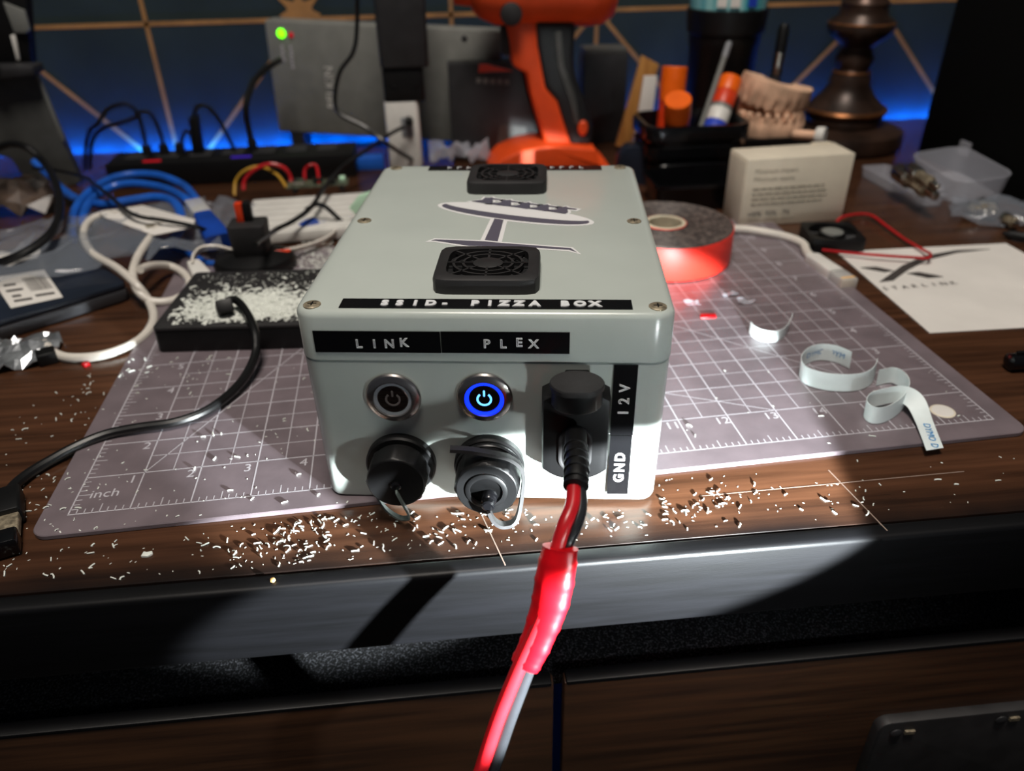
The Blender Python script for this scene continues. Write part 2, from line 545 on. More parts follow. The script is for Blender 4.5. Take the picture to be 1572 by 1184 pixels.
for j in range(11 * 8):
    if j % 8:
        l = 0.22 if j % 4 == 0 else 0.12
        line(gr, 0, j / 8, l, j / 8, 0.0004)
        line(gr, 17, j / 8, 17 - l, j / 8, 0.0004)
gr.build('ruler_ticks', 'print', cm, smooth=0, fix=False)
gr = G()
line(gr, 1, 1, 1 + 9 / math.tan(math.radians(60)), 10, 0.00045)
line(gr, 13, 1, 1, 1 + 12 * math.tan(math.radians(26.6)), 0.00045)
line(gr, 16, 1, 7, 10, 0.00045)
gr.build('angle_lines', 'print', cm, smooth=0, fix=False)
def number(t, x, y):
    G().text(t, 0.0078, TR(x, y - 0.0008, gz1)).build('ruler_number', 'print', cm, smooth=0, fix=False)
for i in range(1, 17):
    number(str(i), (i - 0.16) * IN, 0.76 * IN)
for j in range(2, 11):
    number(str(j), 0.84 * IN, (j - 0.22) * IN)
    number(str(j), 16.2 * IN, (j - 0.22) * IN)
number('inch', 0.46 * IN, 0.43 * IN)

# ---------------------------------------------------------------- the pale grey enclosure
BW, BD, BH, SEAM = 0.1447, 0.1909, 0.0906, 0.0692
bx = thing('electronics_enclosure', 'pale grey plastic project box with black labels, two push buttons and two vents', 'electronics box', (0.1805, -0.012, 0.0025), -0.14520)
rings = []
for z, ins in ((0, 0.0030), (0.0008, 0.0016), (0.002, 0.0012), (SEAM - 0.0006, 0.0003), (SEAM, 0.0010)):
    rings.append([(x, y, z) for x, y in rrect(BW / 2 - ins, BD / 2 - ins, 0.0085 - ins, 7, 0, BD / 2)])
G().loft(rings).build('enclosure_body', 'abs', bx, smooth=40)
rings = []
for z, ins in ((SEAM + 0.0001, 0.0009), (SEAM + 0.0006, 0.0), (BH - 0.0028, 0.0), (BH - 0.0014, 0.0005), (BH - 0.0004, 0.0016), (BH, 0.0032)):
    rings.append([(x, y, z) for x, y in rrect(BW / 2 - ins, BD / 2 - ins, 0.0085 - ins, 7, 0, BD / 2)])
lid = G().loft(rings).build('lid', 'abs', bx, smooth=40)
for (u, v) in ((-0.0655, 0.0060), (0.0655, 0.0060), (-0.0645, 0.0975), (0.0645, 0.0968), (-0.0640, 0.1840), (0.0640, 0.1840)):
    sc = G().lathe([(0.0034, -0.001), (0.0034, 0.0003), (0.0029, 0.0006), (0.0, 0.0006)], 20, TR(u, v, BH)).build('screw', 'steel', lid)
    # the cross recess
    c = G()
    c.box((u, v, BH + 0.00065), (0.0034, 0.0005, 0.0002))
    c.box((u, v, BH + 0.00067), (0.0005, 0.0034, 0.0002))
    cr = c.build('screw_recess', 'black', lid, smooth=0)

# fan guards on the lid
def fan_guard(u0, v0):
    hs, hh = 0.0210, 0.0064
    vk = 0.84
    z0 = BH
    g = G()
    n = 48
    def outer(a, s):
        # rounded square
        c, s_ = math.cos(a), math.sin(a)
        k = (abs(c) ** 9 + abs(s_) ** 9) ** (-1 / 9)
        return (u0 + s * k * c, v0 + vk * s * k * s_)
    def inner(a, s):
        c, s_ = math.cos(a), math.sin(a)
        k = (abs(c) ** 5 + abs(s_) ** 5) ** (-1 / 5)
        return (u0 + s * k * c, v0 + vk * s * k * s_)
    A = [2 * PI * i / n for i in range(n)]
    rings = [[(*outer(a, hs), z0) for a in A], [(*outer(a, hs), z0 + hh - 0.0016) for a in A], [(*outer(a, hs - 0.0004), z0 + hh - 0.0005) for a in A],
             [(*outer(a, hs - 0.0015), z0 + hh) for a in A], [(*inner(a, 0.0163), z0 + hh) for a in A], [(*inner(a, 0.0163), z0 + hh - 0.003) for a in A]]
    fr = G().loft(rings, close=False).build('fan_guard', 'blackmatte', bx, smooth=30)
    G().prism([inner(a, 0.0170) for a in A], z0 + hh - 0.0040, z0 + hh - 0.0030).build('filter_mesh', 'mesh', fr)
    g = G()
    zt = z0 + hh - 0.0002
    for (ra, rb) in ((0.0095, 0.0105), (0.0134, 0.0144)):
        rr = [[(u0 + r * math.cos(a), v0 + vk * r * math.sin(a), z) for a in A] for r, z in ((ra, zt - 0.0015), (ra, zt), (rb, zt), (rb, zt - 0.0015))]
        g.loft(rr, close=False)
    for k in range(8):
        a = math.radians(45 * k + 0)
        L = 0.0163 * ((abs(math.cos(a)) ** 5 + abs(math.sin(a)) ** 5) ** (-1 / 5))
        g.box(((0.0058 + L) / 2, 0, zt - 0.0007), (L - 0.0056, 0.0009, 0.0014), TR(u0, v0, 0) @ Matrix.Diagonal((1, vk, 1, 1)) @ Matrix.Rotation(a, 4, 'Z'))
    g.build('grille', 'blackmatte', fr, smooth=30)
    G().lathe([(0.0061, zt - 0.0016), (0.0061, zt - 0.0002), (0.0057, zt)], 28, TR(u0, v0, 0) @ Matrix.Diagonal((1, vk, 1, 1))).build('hub', 'blackmatte', fr)
fan_guard(0.0001, 0.0332)
fan_guard(0.0018, 0.1540)

# embossed tape labels
FRONT = frame((0, 0, 0), (1, 0, 0), (0, 0, 1))      # local x = u, y = z, out of the front face
UPRT = frame((0, 0, 0), (0, 0, 1), (-1, 0, 0))      # text reading upwards on the front face
def front_label(u0, u1, z0, z1, name='label'):
    return G().prism([(u0, z0), (u1, z0), (u1, z1), (u0, z1)], -0.0001, 0.0004, FRONT).build(name, 'label', bx, smooth=0)
l1 = front_label(-0.0650, -0.0162, 0.0735, 0.0827)
l2 = front_label(-0.0160, 0.0328, 0.0736, 0.0828)
l1['label'] = 'black embossed label reading LINK'
l2['label'] = 'black embossed label reading PLEX'
def letters(par, s, pos, h, base, outline=0.03, rot=0.0, m='letter'):
    for ch, (a, b) in zip(s, pos):
        G().text(ch, h, base @ TR(a, b - h * 0.34, 0.0005) if not callable(base) else base(a, b), outline).build('letter', m, par, smooth=0, fix=False)
letters(l1, 'LINK', ((-0.0477, 0.0774), (-0.0417, 0.0774), (-0.0359, 0.0775), (-0.0303, 0.0781)), 0.0052, FRONT)
letters(l2, 'PLEX', ((0.0014, 0.0778), (0.0076, 0.0778), (0.0137, 0.0785), (0.0192, 0.0779)), 0.0052, FRONT)
l3 = front_label(0.0500, 0.0592, 0.0360, 0.0688)
l4 = front_label(0.0502, 0.0590, 0.0052, 0.0357)
l3['label'] = 'black embossed label reading 12V upwards'
l4['label'] = 'black embossed label reading GND upwards'
def up(u, z, h):
    return frame((u + h * 0.34, -0.0005, z), (0, 0, 1), (-1, 0, 0))
for ch, z in zip('12V', (0.0470, 0.0525, 0.0585)):
    G().text(ch, 0.0058, up(0.0546, z, 0.0058), 0.03).build('letter', 'letter', l3, smooth=0, fix=False)
for ch, z in zip('GND', (0.0140, 0.0195, 0.0250)):
    G().text(ch, 0.0058, up(0.0546, z, 0.0058), 0.042).build('letter', 'letter', l4, smooth=0, fix=False)
TOPF = TR(0, 0, BH)
def top_label(u0, u1, v0, v1, text):
    o = G().prism([(u0, v0), (u1, v0), (u1, v1), (u0, v1)], -0.0001, 0.0004, TOPF).build('label', 'label', bx, smooth=0)
    o['label'] = text
    return o
l5 = top_label(-0.0546, 0.0560, 0.0032, 0.0110, 'black embossed label reading SSID- PIZZA BOX')
for ch, px in zip('SSID-PIZZABOX', ((-0.0376, 0.0065), (-0.0319, 0.0066), (-0.0259, 0.0067), (-0.02, 0.0068), (-0.0146, 0.0068), (-0.0032, 0.007), (0.0025, 0.007), (0.0079, 0.0071), (0.0135, 0.0071), (0.0195, 0.0072), (0.0308, 0.0074), (0.0365, 0.0074), (0.0421, 0.0075))):
    G().text(ch, 0.0056, TOPF @ TR(px[0], 0.0071 - 0.0019, 0.0005), 0.07).build('letter', 'letter', l5, smooth=0, fix=False)
l6 = top_label(-0.0450, 0.0535, 0.1790, 0.1868, 'black embossed label behind the rear vent')
random.seed(11)
for u in (-0.033, -0.0275, -0.022, 0.0255, 0.031, 0.0365, 0.042):
    g = G()
    g.box((u - 0.0008, 0.183, BH + 0.0005), (0.0006, 0.0036, 0.0003))
    g.box((u, 0.183 + random.choice((-0.0015, 0, 0.0015)), BH + 0.0005), (0.0022, 0.0006, 0.0003))
    g.build('letter', 'letter', l6, smooth=0)

# dish sticker with five cats
def poly_top(pts, z, name, m, par):
    # clean 2-d outline on the lid
    return G().prism(pts, z - 0.00008, z, TOPF).build(name, m, par, smooth=0)
def grow(pts, d):
    n = len(pts)
    area = sum(pts[i][0] * pts[(i + 1) % n][1] - pts[(i + 1) % n][0] * pts[i][1] for i in range(n))
    s = 1 if area > 0 else -1
    out = []
    for i in range(n):
        a, b, c = Vector(pts[i - 1]), Vector(pts[i]), Vector(pts[(i + 1) % n])
        e1, e2 = (b - a).normalized(), (c - b).normalized()
        nn = Vector((e1.y + e2.y, -(e1.x + e2.x)))
        if nn.length < 1e-6:
            nn = Vector((e1.y, -e1.x))
        nn.normalize()
        k = min(2.0, 1 / max(0.4, nn.dot(Vector((e1.y, -e1.x)))))
        out.append(tuple(b + nn * d * s * k))
    return out
ca, cb = Vector((-0.0292, 0.1211)), Vector((0.0436, 0.0958))
cc = (ca + cb) / 2
ax = (cb - ca) / 2
ay = Vector((-ax.y, ax.x)).normalized() * 0.0088
def ell(s, t, off=0.0, n=40, a0=0, a1=360):
    return [tuple(cc + ax * s * math.cos(math.radians(a0 + (a1 - a0) * i / n)) + ay * (t * math.sin(math.radians(a0 + (a1 - a0) * i / n)) + off)) for i in range(n if a1 - a0 == 360 else n + 1)]
mast = [(-0.0019, 0.1003), (0.0026, 0.0985), (0.0015, 0.0709), (-0.0045, 0.0725)]
legs = [(-0.0286, 0.0716), (-0.027, 0.0732), (-0.0044, 0.0709), (0.0016, 0.0694), (0.034, 0.063), (0.0367, 0.0582), (0.0334, 0.0611), (0.0151, 0.064), (-0.0109, 0.0655), (-0.0268, 0.0716)]
st = poly_top(ell(1.06, 1.25, -0.1), 0.00014, 'sticker', 'sticker', bx)
st['label'] = 'white die-cut sticker of a grey satellite dish with five cats on it'
poly_top(grow(mast, 0.0019), 0.00013, 'sticker_border', 'sticker', st)
poly_top(grow(legs, 0.0014), 0.00012, 'sticker_border', 'sticker', st)
poly_top(mast, 0.00022, 'printed_mast', 'stickergrey', st)
poly_top(legs, 0.00021, 'printed_foot', 'stickergrey', st)
poly_top(ell(1.0, 1.0, -0.12), 0.00022, 'printed_dish_rim', 'stickergrey', st)
poly_top(ell(0.97, 0.62, 0.18), 0.00034, 'printed_dish_face', 'sticker', st)
poly_top(ell(0.90, 0.30, 0.05, 40), 0.00030, 'printed_dish_shade', 'stickermid', st)
for (cx, cy) in ((742, 315), (771, 318.5), (800, 322), (829, 325.5), (857, 329)):
    pass
cat_px = ((-0.009, 0.123), (0.0005, 0.119), (0.0101, 0.1151), (0.0195, 0.1118), (0.0288, 0.1085))
for c in cat_px:
    e = ax.normalized()
    f_ = Vector((-e.y, e.x))
    def q(a, b):
        return tuple(Vector(c) + e * a * 1.08 + f_ * b * 1.15)
    c = tuple(Vector(c) + f_ * 0.0026)
    sh = [q(-0.0062, -0.0022), q(0.0035, -0.0030), q(0.0040, -0.0005), q(0.0024, 0.0030), q(0.0062, 0.0034), q(0.0066, 0.0044), q(0.0022, 0.0046), q(0.0008, 0.0058), q(-0.0003, 0.0046), q(-0.0022, 0.0044), q(-0.0020, 0.0012), q(-0.0040, -0.0004)]
    poly_top(grow(sh, 0.0014), 0.00016, 'sticker_border', 'sticker', st)
    poly_top(sh, 0.00042, 'printed_cat', 'stickergrey', st)

# push buttons
def push_button(u, z, lit):
    fx = frame((u, 0, z), (1, 0, 0), (0, 0, 1))
    b = G().lathe([(0.0112, -0.001), (0.0112, 0.0006), (0.0106, 0.0013), (0.0086, 0.0022), (0.0079, 0.0022), (0.0077, 0.0010)], 48, fx, close=False).build('push_button', 'chrome', bx, smooth=25)
    b['label'] = 'chrome push button lit blue' if lit else 'unlit chrome push button'
    G().lathe([(0.0078, 0.0008), (0.0077, 0.0015), (0.0063, 0.0015), (0.0061, 0.0008)], 48, fx, close=False).build('led_ring', 'ringblue' if lit else 'ringgrey', b)
    G().lathe([(0.0062, 0.0), (0.0062, 0.0013), (0.0058, 0.0016), (0.0, 0.0016)], 40, fx).build('button_face', 'btnface', b)
    g = G()
    n = 22
    arc = [math.radians(90 + 38 + (360 - 76) * i / n) for i in range(n + 1)]
    ri, ro = 0.0023, 0.0031
    pts = [(ro * math.cos(a), ro * math.sin(a)) for a in arc] + [(ri * math.cos(a), ri * math.sin(a)) for a in reversed(arc)]
    for i in range(n):
        g.prism([pts[i], pts[i + 1], pts[-2 - i], pts[-1 - i]], 0.0015, 0.0018, fx)
    g.prism(rrect(0.0004, 0.0014, 0.00035, 3, 0, 0.0027), 0.0015, 0.0018, fx)
    g.build('power_icon', 'iconblue' if lit else 'icongrey', b, smooth=0)
push_button(-0.0368, 0.0528, False)
push_button(-0.0003, 0.0534, True)

# capped round connectors
def port_cap(u, z, second):
    fx = frame((u, 0, z), (1, 0, 0), (0, 0, 1))
    n = 64
    b = G().lathe([(0.0147, -0.001), (0.0147, 0.0022), (0.0140, 0.0030), (0.0118, 0.0030), (0.0118, 0.0060)], 48, fx).build('port_cap', 'black', bx, smooth=30)
    b['label'] = 'black screw cap with its strap looped over the top' if second else 'black screw cap with a thin strap hanging below'
    h0, h1 = 0.0042, (0.0172 if second else 0.0140)
    R = 0.0130 if second else 0.0124
    rings = []
    for zz, s in ((h0, 0.97), (h0 + 0.0005, 1.0), (h1 - 0.0012, 0.985), (h1 - 0.0003, 0.96), (h1, 0.92)):
        ring = []
        for i in range(n):
            a = 2 * PI * i / n
            rr = R * s * (1.035 if (i % 8) in (0, 1) and zz < h1 - 0.0006 else 1.0)
            ring.append((rr * math.cos(a), rr * math.sin(a), zz))
        rings.append(ring)
    G().loft(rings, fx).build('cap_shell', 'black', b, smooth=30)
    if second:
        G().lathe([(0.0085, h1), (0.0085, h1 + 0.0008), (0.0078, h1 + 0.0012), (0.0066, h1 + 0.0012), (0.0066, h1)], 40, fx).build('raised_ring', 'black', b)
        cx, cy = 0.0010, -0.0030
        G().lathe([(0.0034, h1), (0.0030, h1 + 0.0035), (0.0026, h1 + 0.0040), (0.0026, h1 + 0.0062), (0.0020, h1 + 0.0068)], 24, fx @ TR(cx, cy, 0)).build('cap_screw', 'blackgloss', b)
        z_ = h1 + 0.0048
        path = [(cx, cy - 0.0022, z_), (cx + 0.0022, cy - 0.0075, z_), (cx + 0.0060, cy - 0.0105, z_ - 0.001), (cx + 0.0110, cy - 0.0085, z_ - 0.003), (0.0142, -0.002, 0.0115), (0.0138, 0.0050, 0.0080),
                (0.0090, 0.0112, 0.0090), (0.0010, 0.0146, 0.0105), (-0.0070, 0.0168, 0.0115), (-0.0142, 0.0176, 0.0120)]
        g = G().ribbon([fx @ Vector(p) for p in path], [fx.to_3x3() @ Vector((0.1, 0.2, 1.0))] * len(path), 0.0042, 0.0007)
        g.build('strap', 'blackmatte', b)
        G().lathe([(0.0136, 0.0032), (0.0140, 0.0040), (0.0140, 0.0052), (0.0136, 0.0058)], 40, fx).build('gasket', 'rubber', b)
    else:
        cx, cy = 0.0000, -0.0010
        G().lathe([(0.0022, h1 - 0.0004), (0.0022, h1 + 0.0010), (0.0016, h1 + 0.0016)], 20, fx @ TR(cx, cy, 0)).build('cap_screw', 'blackgloss', b)
        path = [(cx, cy - 0.0010, h1 + 0.0008), (cx + 0.0016, cy - 0.0055, h1 + 0.0012), (cx + 0.0036, cy - 0.0120, h1 + 0.0006), (cx + 0.0034, cy - 0.0165, h1 - 0.0008), (cx - 0.0010, cy - 0.0185, h1 - 0.003), (cx - 0.0070, cy - 0.0165, 0.0080), (cx - 0.0112, cy - 0.0110, 0.0050), (cx - 0.0132, cy - 0.003, 0.0034)]
        G().ribbon([fx @ Vector(p) for p in path], [fx.to_3x3() @ Vector((0.25, 0.0, 1.0))] * len(path), 0.0030, 0.0004).build('strap', 'strap', b)
port_cap(-0.0366, 0.0200, False)
port_cap(0.0006, 0.0200, True)

# the 12 volt socket with its open flap
SU, SZ0, SZ1 = 0.0357, 0.0195, 0.0612
so_ = G()
def shield(hw, z0, z1, arch):
    n = 10
    pts = []
    for i in range(n + 1):
        t = -1 + 2 * i / n
        pts.append((SU + hw * t, z0 + arch * (abs(t) ** 2.4)))
    for i in range(n + 1):
        t = 1 - 2 * i / n
        pts.append((SU + hw * t, z1 - arch * 0.55 * (abs(t) ** 4)))
    return pts
rings = []
for off, ins in ((-0.001, 0.0), (0.0075, 0.0), (0.0092, 0.0006), (0.0098, 0.0018)):
    rings.append([(x, y, off) for x, y in shield(0.0132 - ins, SZ0 + ins, SZ1 - ins, 0.0050)])
sk = G().loft(rings, FRONT).build('power_socket', 'black', bx, smooth=30)
sk['label'] = 'black twelve volt socket plate with an open flap'
ov = rrect(0.0066, 0.0108, 0.0062, 7, SU, 0.0360)
ov2 = rrect(0.0052, 0.0094, 0.0050, 7, SU, 0.0360)
G().loft([[(x, y, 0.0094) for x, y in ov], [(x, y, 0.0112) for x, y in ov], [(x, y, 0.0112) for x, y in ov2], [(x, y, 0.0090) for x, y in ov2]], FRONT, close=False).build('socket_collar', 'blackmatte', sk, bevel=0.0003)
FZ = 0.0648
fl = TR(SU, -0.0100, FZ) @ Matrix.Diagonal((0.96, 0.78, 1, 1))
def flap_outline(r):
    pts = []
    for x, y in circ(r, 40):
        pts.append((x, max(-r * 0.93, y * 1.02)))
    return pts
fo_ = flap_outline(0.0108)
G().loft([[(x, y, 0) for x, y in fo_], [(x, y, 0.0017) for x, y in fo_], [(x * 0.96, y * 0.96, 0.0023) for x, y in fo_]], fl).build('flap', 'blackmatte', sk, smooth=30)
G().lathe([(0.0096, -0.0076), (0.0101, -0.0070), (0.0101, 0.0002)], 40, fl).build('flap_stub', 'black', sk)
G().box((0.0003, 0.0100, -0.0010), (0.0098, 0.0080, 0.0048), fl).build('flap_hinge', 'black', sk, bevel=0.0006)

# ---------------------------------------------------------------- power lead: boot, red and black wires, red tape
lead = thing('power_lead', 'red and black power lead with red tape wrap plugged into the enclosure', 'cable', (0.2135, -0.035, 0.0442))
LO = Vector((0.2135, -0.035, 0.0442))
def rel(p):
    return tuple(Vector(p) - LO)
p0 = (0.2136, -0.032, 0.0488)
p1 = (0.2115, -0.044, 0.051)
p2 = (0.2097, -0.056, 0.0515)
p3 = (0.2081, -0.064, 0.0498)
G().tube([rel(p) for p in (p0, p1, p2, p3)], 0.0042, 20, 6, taper=0.95).build('strain_relief', 'black', lead)
rb = G()
for t in (0.36, 0.48, 0.60, 0.72, 0.84, 0.97):
    S = spline([rel(p) for p in (p0, p1, p2, p3)], 12)
    i = int(t * (len(S) - 1))
    rb.lathe([(0.0040, -0.0009), (0.0046, -0.0006), (0.0046, 0.0006), (0.0040, 0.0009)], 20, along(S[i], S[min(i + 1, len(S) - 1)] if i < len(S) - 1 else S[i] + (S[i] - S[i - 1])))
rb.build('ribs', 'black', lead)
red_path = [(0.2078, -0.062, 0.05), (0.206, -0.07, 0.0472), (0.2025, -0.076, 0.0441), (0.1995, -0.08, 0.0378), (0.1973, -0.084, 0.03), (0.1946, -0.088, 0.0189), (0.1888, -0.093, 0.0076), (0.1825, -0.098, -0.0039), (0.1753, -0.104, -0.0195), (0.1688, -0.11, -0.0373), (0.1622, -0.115, -0.0586), (0.150, -0.118, -0.22), (0.146, -0.120, -0.40)]
blk_path = [(0.2096, -0.062, 0.0489), (0.2088, -0.069, 0.0446), (0.2057, -0.0745, 0.0404), (0.202, -0.0785, 0.0355), (0.1998, -0.082, 0.0276), (0.1967, -0.086, 0.0149), (0.191, -0.0915, 0.0038), (0.1862, -0.0965, -0.0064), (0.1794, -0.1025, -0.0223), (0.1729, -0.1085, -0.0404), (0.1669, -0.1135, -0.0622), (0.155, -0.117, -0.22), (0.152, -0.119, -0.40)]
G().tube([rel(p) for p in red_path], 0.0026, 12, 6).build('red_wire', 'red', lead)
G().tube([rel(p) for p in blk_path], 0.0026, 12, 6).build('black_wire', 'greywire', lead)
tp = [(0.2005, -0.0795, 0.0373), (0.1985, -0.083, 0.0288), (0.1958, -0.087, 0.0177), (0.1907, -0.0922, 0.0064), (0.1862, -0.0955, -0.0014)]
S = spline([rel(p) for p in tp], 8)
g = G()
rings = []
random.seed(5)
for i, c in enumerate(S):
    t = i / (len(S) - 1)
    r = 0.0060 + 0.0008 * math.sin(min(1, t * 1.5) * PI) - 0.0014 * max(0, t - 0.6)
    r *= 1 + 0.05 * (i % 5 == 0)
    d_ = (S[min(i + 1, len(S) - 1)] - S[max(i - 1, 0)]).normalized()
    m_ = along(c, c + d_)
    rings.append([m_ @ Vector((r * 1.0 * math.cos(2 * PI * k / 20), r * 0.72 * math.sin(2 * PI * k / 20), 0.0006 * math.cos(2 * PI * k / 20))) for k in range(20)])
G().loft(rings).build('tape_wrap', 'redtape', lead, smooth=50)

# ================================================================ things behind and beside the enclosure
def quadxf(p, q, r):
    """frame with x from p to q and y towards r"""
    return frame(p, Vector(q) - Vector(p), Vector(r) - Vector(p))
def xz(Y):
    return frame((0, Y, 0), (1, 0, 0), (0, 0, 1))     # outline in (x, z), extruded towards -y
def vo(*pts):
    return [(p[0], p[2]) for p in pts]

# ---- blue light strip along the foot of the wall
ls = thing('led_strip', 'blue glowing light strip in the gap between the desk and the teal wall', 'light strip', (0.2, WY - 0.0120, -0.0145))
G().box((0, -0.0010, 0), (1.5, 0.002, 0.012)).build('strip_tape', 'white', ls)
for i in range(46):
    G().box((-0.72 + 0.032 * i, 0.0010, 0), (0.020, 0.0020, 0.008)).build('led', 'ledstrip', ls, smooth=0)

# ---- grey network switch standing behind
ra, rbb = Vector((-0.001, 0.600, 0)), Vector((0.232, 0.548, 0))
sw = thing('network_switch', 'grey upright network switch with a green light behind the clutter', 'network switch', tuple((ra + rbb) / 2), math.atan2(rbb.y - ra.y, rbb.x - ra.x))
sw.rotation_euler.y = math.radians(2.5)
sl = (rbb - ra).length
body = G().box((0, 0.012, 0.012 + 0.0545), (sl, 0.024, 0.109)).build('case', 'greydev', sw, bevel=0.002)
for x in (-sl / 2 + 0.02, sl / 2 - 0.02):
    fh = 0.0168 if x < 0 else 0.0080
    G().box((x, 0.012, 0.0122 - fh / 2), (0.014, 0.022, fh)).build('foot', 'charcoal', sw)
# seam groove and ports
G().box((0.022, -0.0003, 0.0685), (0.0012, 0.001, 0.108)).build('panel_seam', 'charcoal', sw)
F_ = frame((0, -0.0003, 0), (1, 0, 0), (0, 0, 1))
G().lathe([(0.0044, 0), (0.0040, 0.0010)], 18, F_ @ TR(-0.1030, 0.1095, 0)).build('green_light', 'greenled', sw)
G().lathe([(0.0026, 0), (0.0024, 0.0008)], 14, F_ @ TR(-0.0930, 0.1085, 0)).build('red_light', 'redled', sw)
random.seed(2)
def marks(par, x, z0, z1, w, n, m='print'):
    for i in range(n):
        z = z0 + (z1 - z0) * (i + 0.5) / n
        G().box((x + random.uniform(-0.0004, 0.0004), -0.0003, z), (w * random.uniform(0.75, 1.0), 0.0006, (z1 - z0) / n * 0.62)).build('printed_mark', m, par, smooth=0)
marks(sw, -0.1040, 0.083, 0.099, 0.0030, 4)
marks(sw, -0.0950, 0.076, 0.099, 0.0030, 6)
G().text('BELKIN', 0.0130, frame((-0.0530, -0.0008, 0.0600), (0, 0, 1), (-1, 0, 0))).build('printed_name', 'white', sw, smooth=0, fix=False)
for x, z in ((0.080, 0.048), (0.097, 0.050)):
    G().box((x, -0.0004, z), (0.010, 0.0012, 0.012)).build('port', 'black', sw, bevel=0.0005)
G().lathe([(0.003, 0), (0.002, 0.0008)], 14, F_ @ TR(0.083, 0.113, 0)).build('screw', 'charcoal', sw)

# ---- white plug-in charger and the black adapter standing on it
ch = thing('wall_charger', 'white upright charger block behind the rear left corner of the enclosure', 'charger', (0.1365, 0.505, 0))
G().prism(rrect(0.0165, 0.0100, 0.004, 4), 0, 0.0640, None, rrect(0.0158, 0.0095, 0.004, 4)).build('body', 'white', ch, bevel=0.0012)
G().box((0.004, -0.0100, 0.041), (0.011, 0.0012, 0.018)).build('recess', 'ringgrey', ch, bevel=0.0004)
G().lathe([(0.0042, 0), (0.0036, 0.007), (0.0022, 0.010)], 16, TR(0.0060, -0.0100, 0.047) @ RX(90)).build('inserted_plug', 'black', ch)
ad = thing('power_adapter', 'tall black power adapter brick standing on the white charger', 'power adapter', (0.1420, 0.508, 0.0640))
G().prism(rrect(0.0190, 0.0125, 0.003, 4, -0.0015), 0, 0.030).build('plug_base', 'black', ad, bevel=0.0012)
G().prism(rrect(0.0222, 0.0150, 0.004, 4, 0.0010), 0.030, 0.140, None, rrect(0.0235, 0.0155, 0.004, 4, 0.0010)).build('brick', 'charcoal', ad, bevel=0.002)
for x in (-0.0105, 0.0095):
    G().lathe([(0.0026, 0), (0.0022, 0.0008)], 12, TR(x, -0.0123, 0.014) @ RX(90)).build('contact', 'blackgloss', ad)
tag(G().tube([(0.1092, 0.49, 0.1717), (0.1043, 0.49, 0.131), (0.0987, 0.485, 0.1105), (0.0856, 0.48, 0.0954), (0.0786, 0.475, 0.0743), (0.0819, 0.47, 0.0611), (0.1032, 0.465, 0.0498), (0.1256, 0.455, 0.0339), (0.1466, 0.5045, 0.004), (0.1561, 0.4765, 0.004)], 0.0020, 8, 6).build('adapter_cord', 'rubber'),
    'black cord hanging in front of the grey network switch', 'cable')
tag(G().tube([(0.1377, 0.486, 0.0434), (0.1256, 0.475, 0.0406), (0.1021, 0.45, 0.0321), (0.0824, 0.4278, 0.024), (0.0723, 0.3851, 0.022), (0.0667, 0.3314, 0.022), (0.0564, 0.309, 0.02), (0.0449, 0.2966, 0.018), (0.045, 0.2444, 0.03), (0.0449, 0.2248, 0.034)], 0.0019, 8, 6).build('charging_cable', 'rubber'),
    'thin black cable running from the white charger across the breadboard', 'cable')
tag(G().tube([(0.0637, 0.3243, 0.0225), (0.0711, 0.331, 0.024), (0.078, 0.3297, 0.022), (0.0867, 0.3297, 0.012), (0.0938, 0.33, 0.004), (0.0992, 0.3175, 0.003)], 0.0018, 8, 6).build('jumper_cable', 'rubber'),
    'short black wire curving off the breadboard towards the enclosure', 'cable')

# ---- dark box left of the drill
db = thing('black_carton', 'black carton with a small red mark left of the orange drill', 'box', (0.2320, 0.535, 0))
G().box((0, 0.0, 0.0455), (0.098, 0.024, 0.091)).build('carton', 'charcoal', db, bevel=0.001)
G().prism([(-0.020, 0.083), (0.014, 0.083), (-0.012, 0.0905), (-0.019, 0.0905)], 0, 0.0006, frame((0, -0.012, 0), (1, 0, 0), (0, 0, 1))).build('red_mark', 'redlabel', db, smooth=0)
for i in range(5):
    G().box((-0.020 + 0.0068 * i, -0.0122, 0.0755 - 0.0006 * i), (0.0044, 0.0006, 0.0045)).build('printed_mark', 'midgrey', db, smooth=0)
G().prism([(-0.004, 0.014), (0.026, 0.018), (0.026, 0.030), (0.0, 0.033)], 0, 0.0006, frame((0, -0.012, 0), (1, 0, 0), (0, 0, 1))).build('grey_patch', 'darkgrey', db, smooth=0)
# dark grey box behind the drill grip
gb = thing('grey_case', 'dark grey case behind the grip of the orange drill', 'box', (0.345, 0.578, 0))
G().box((0, 0, 0.044), (0.046, 0.03, 0.088)).build('case', 'charcoal', gb, bevel=0.0015)
G().box((0, 0, 0.091), (0.044, 0.028, 0.006)).build('case_lid', 'darkgrey', gb, bevel=0.001)

# ---- orange drill
dY = 0.50
dr_ = thing('cordless_drill', 'orange cordless drill with a black rubber grip standing on its battery foot', 'drill', (0.275, dY, 0))
dO = TR(-0.275, -dY, 0)
def drill_part(name, m, pts, half, bevel, par=dr_, ctr=0.0):
    return G().prism(vo(*pts), -half, half, dO @ xz(dY + ctr)).build(name, m, par, bevel=bevel, seg=3, smooth=50)
drill_part('handle', 'orange', ((0.236, 0.5, 0.1324), (0.2645, 0.5, 0.1316), (0.2657, 0.5, 0.1118), (0.2732, 0.5, 0.075), (0.2846, 0.5, 0.0622), (0.2913, 0.5, 0.0413), (0.3002, 0.5, 0.0171), (0.2748, 0.5, 0.0137), (0.2676, 0.5, 0.036), (0.2582, 0.5, 0.0673), (0.2546, 0.5, 0.0862), (0.2412, 0.5, 0.0941), (0.2397, 0.5, 0.1126)), 0.0150, 0.0035)
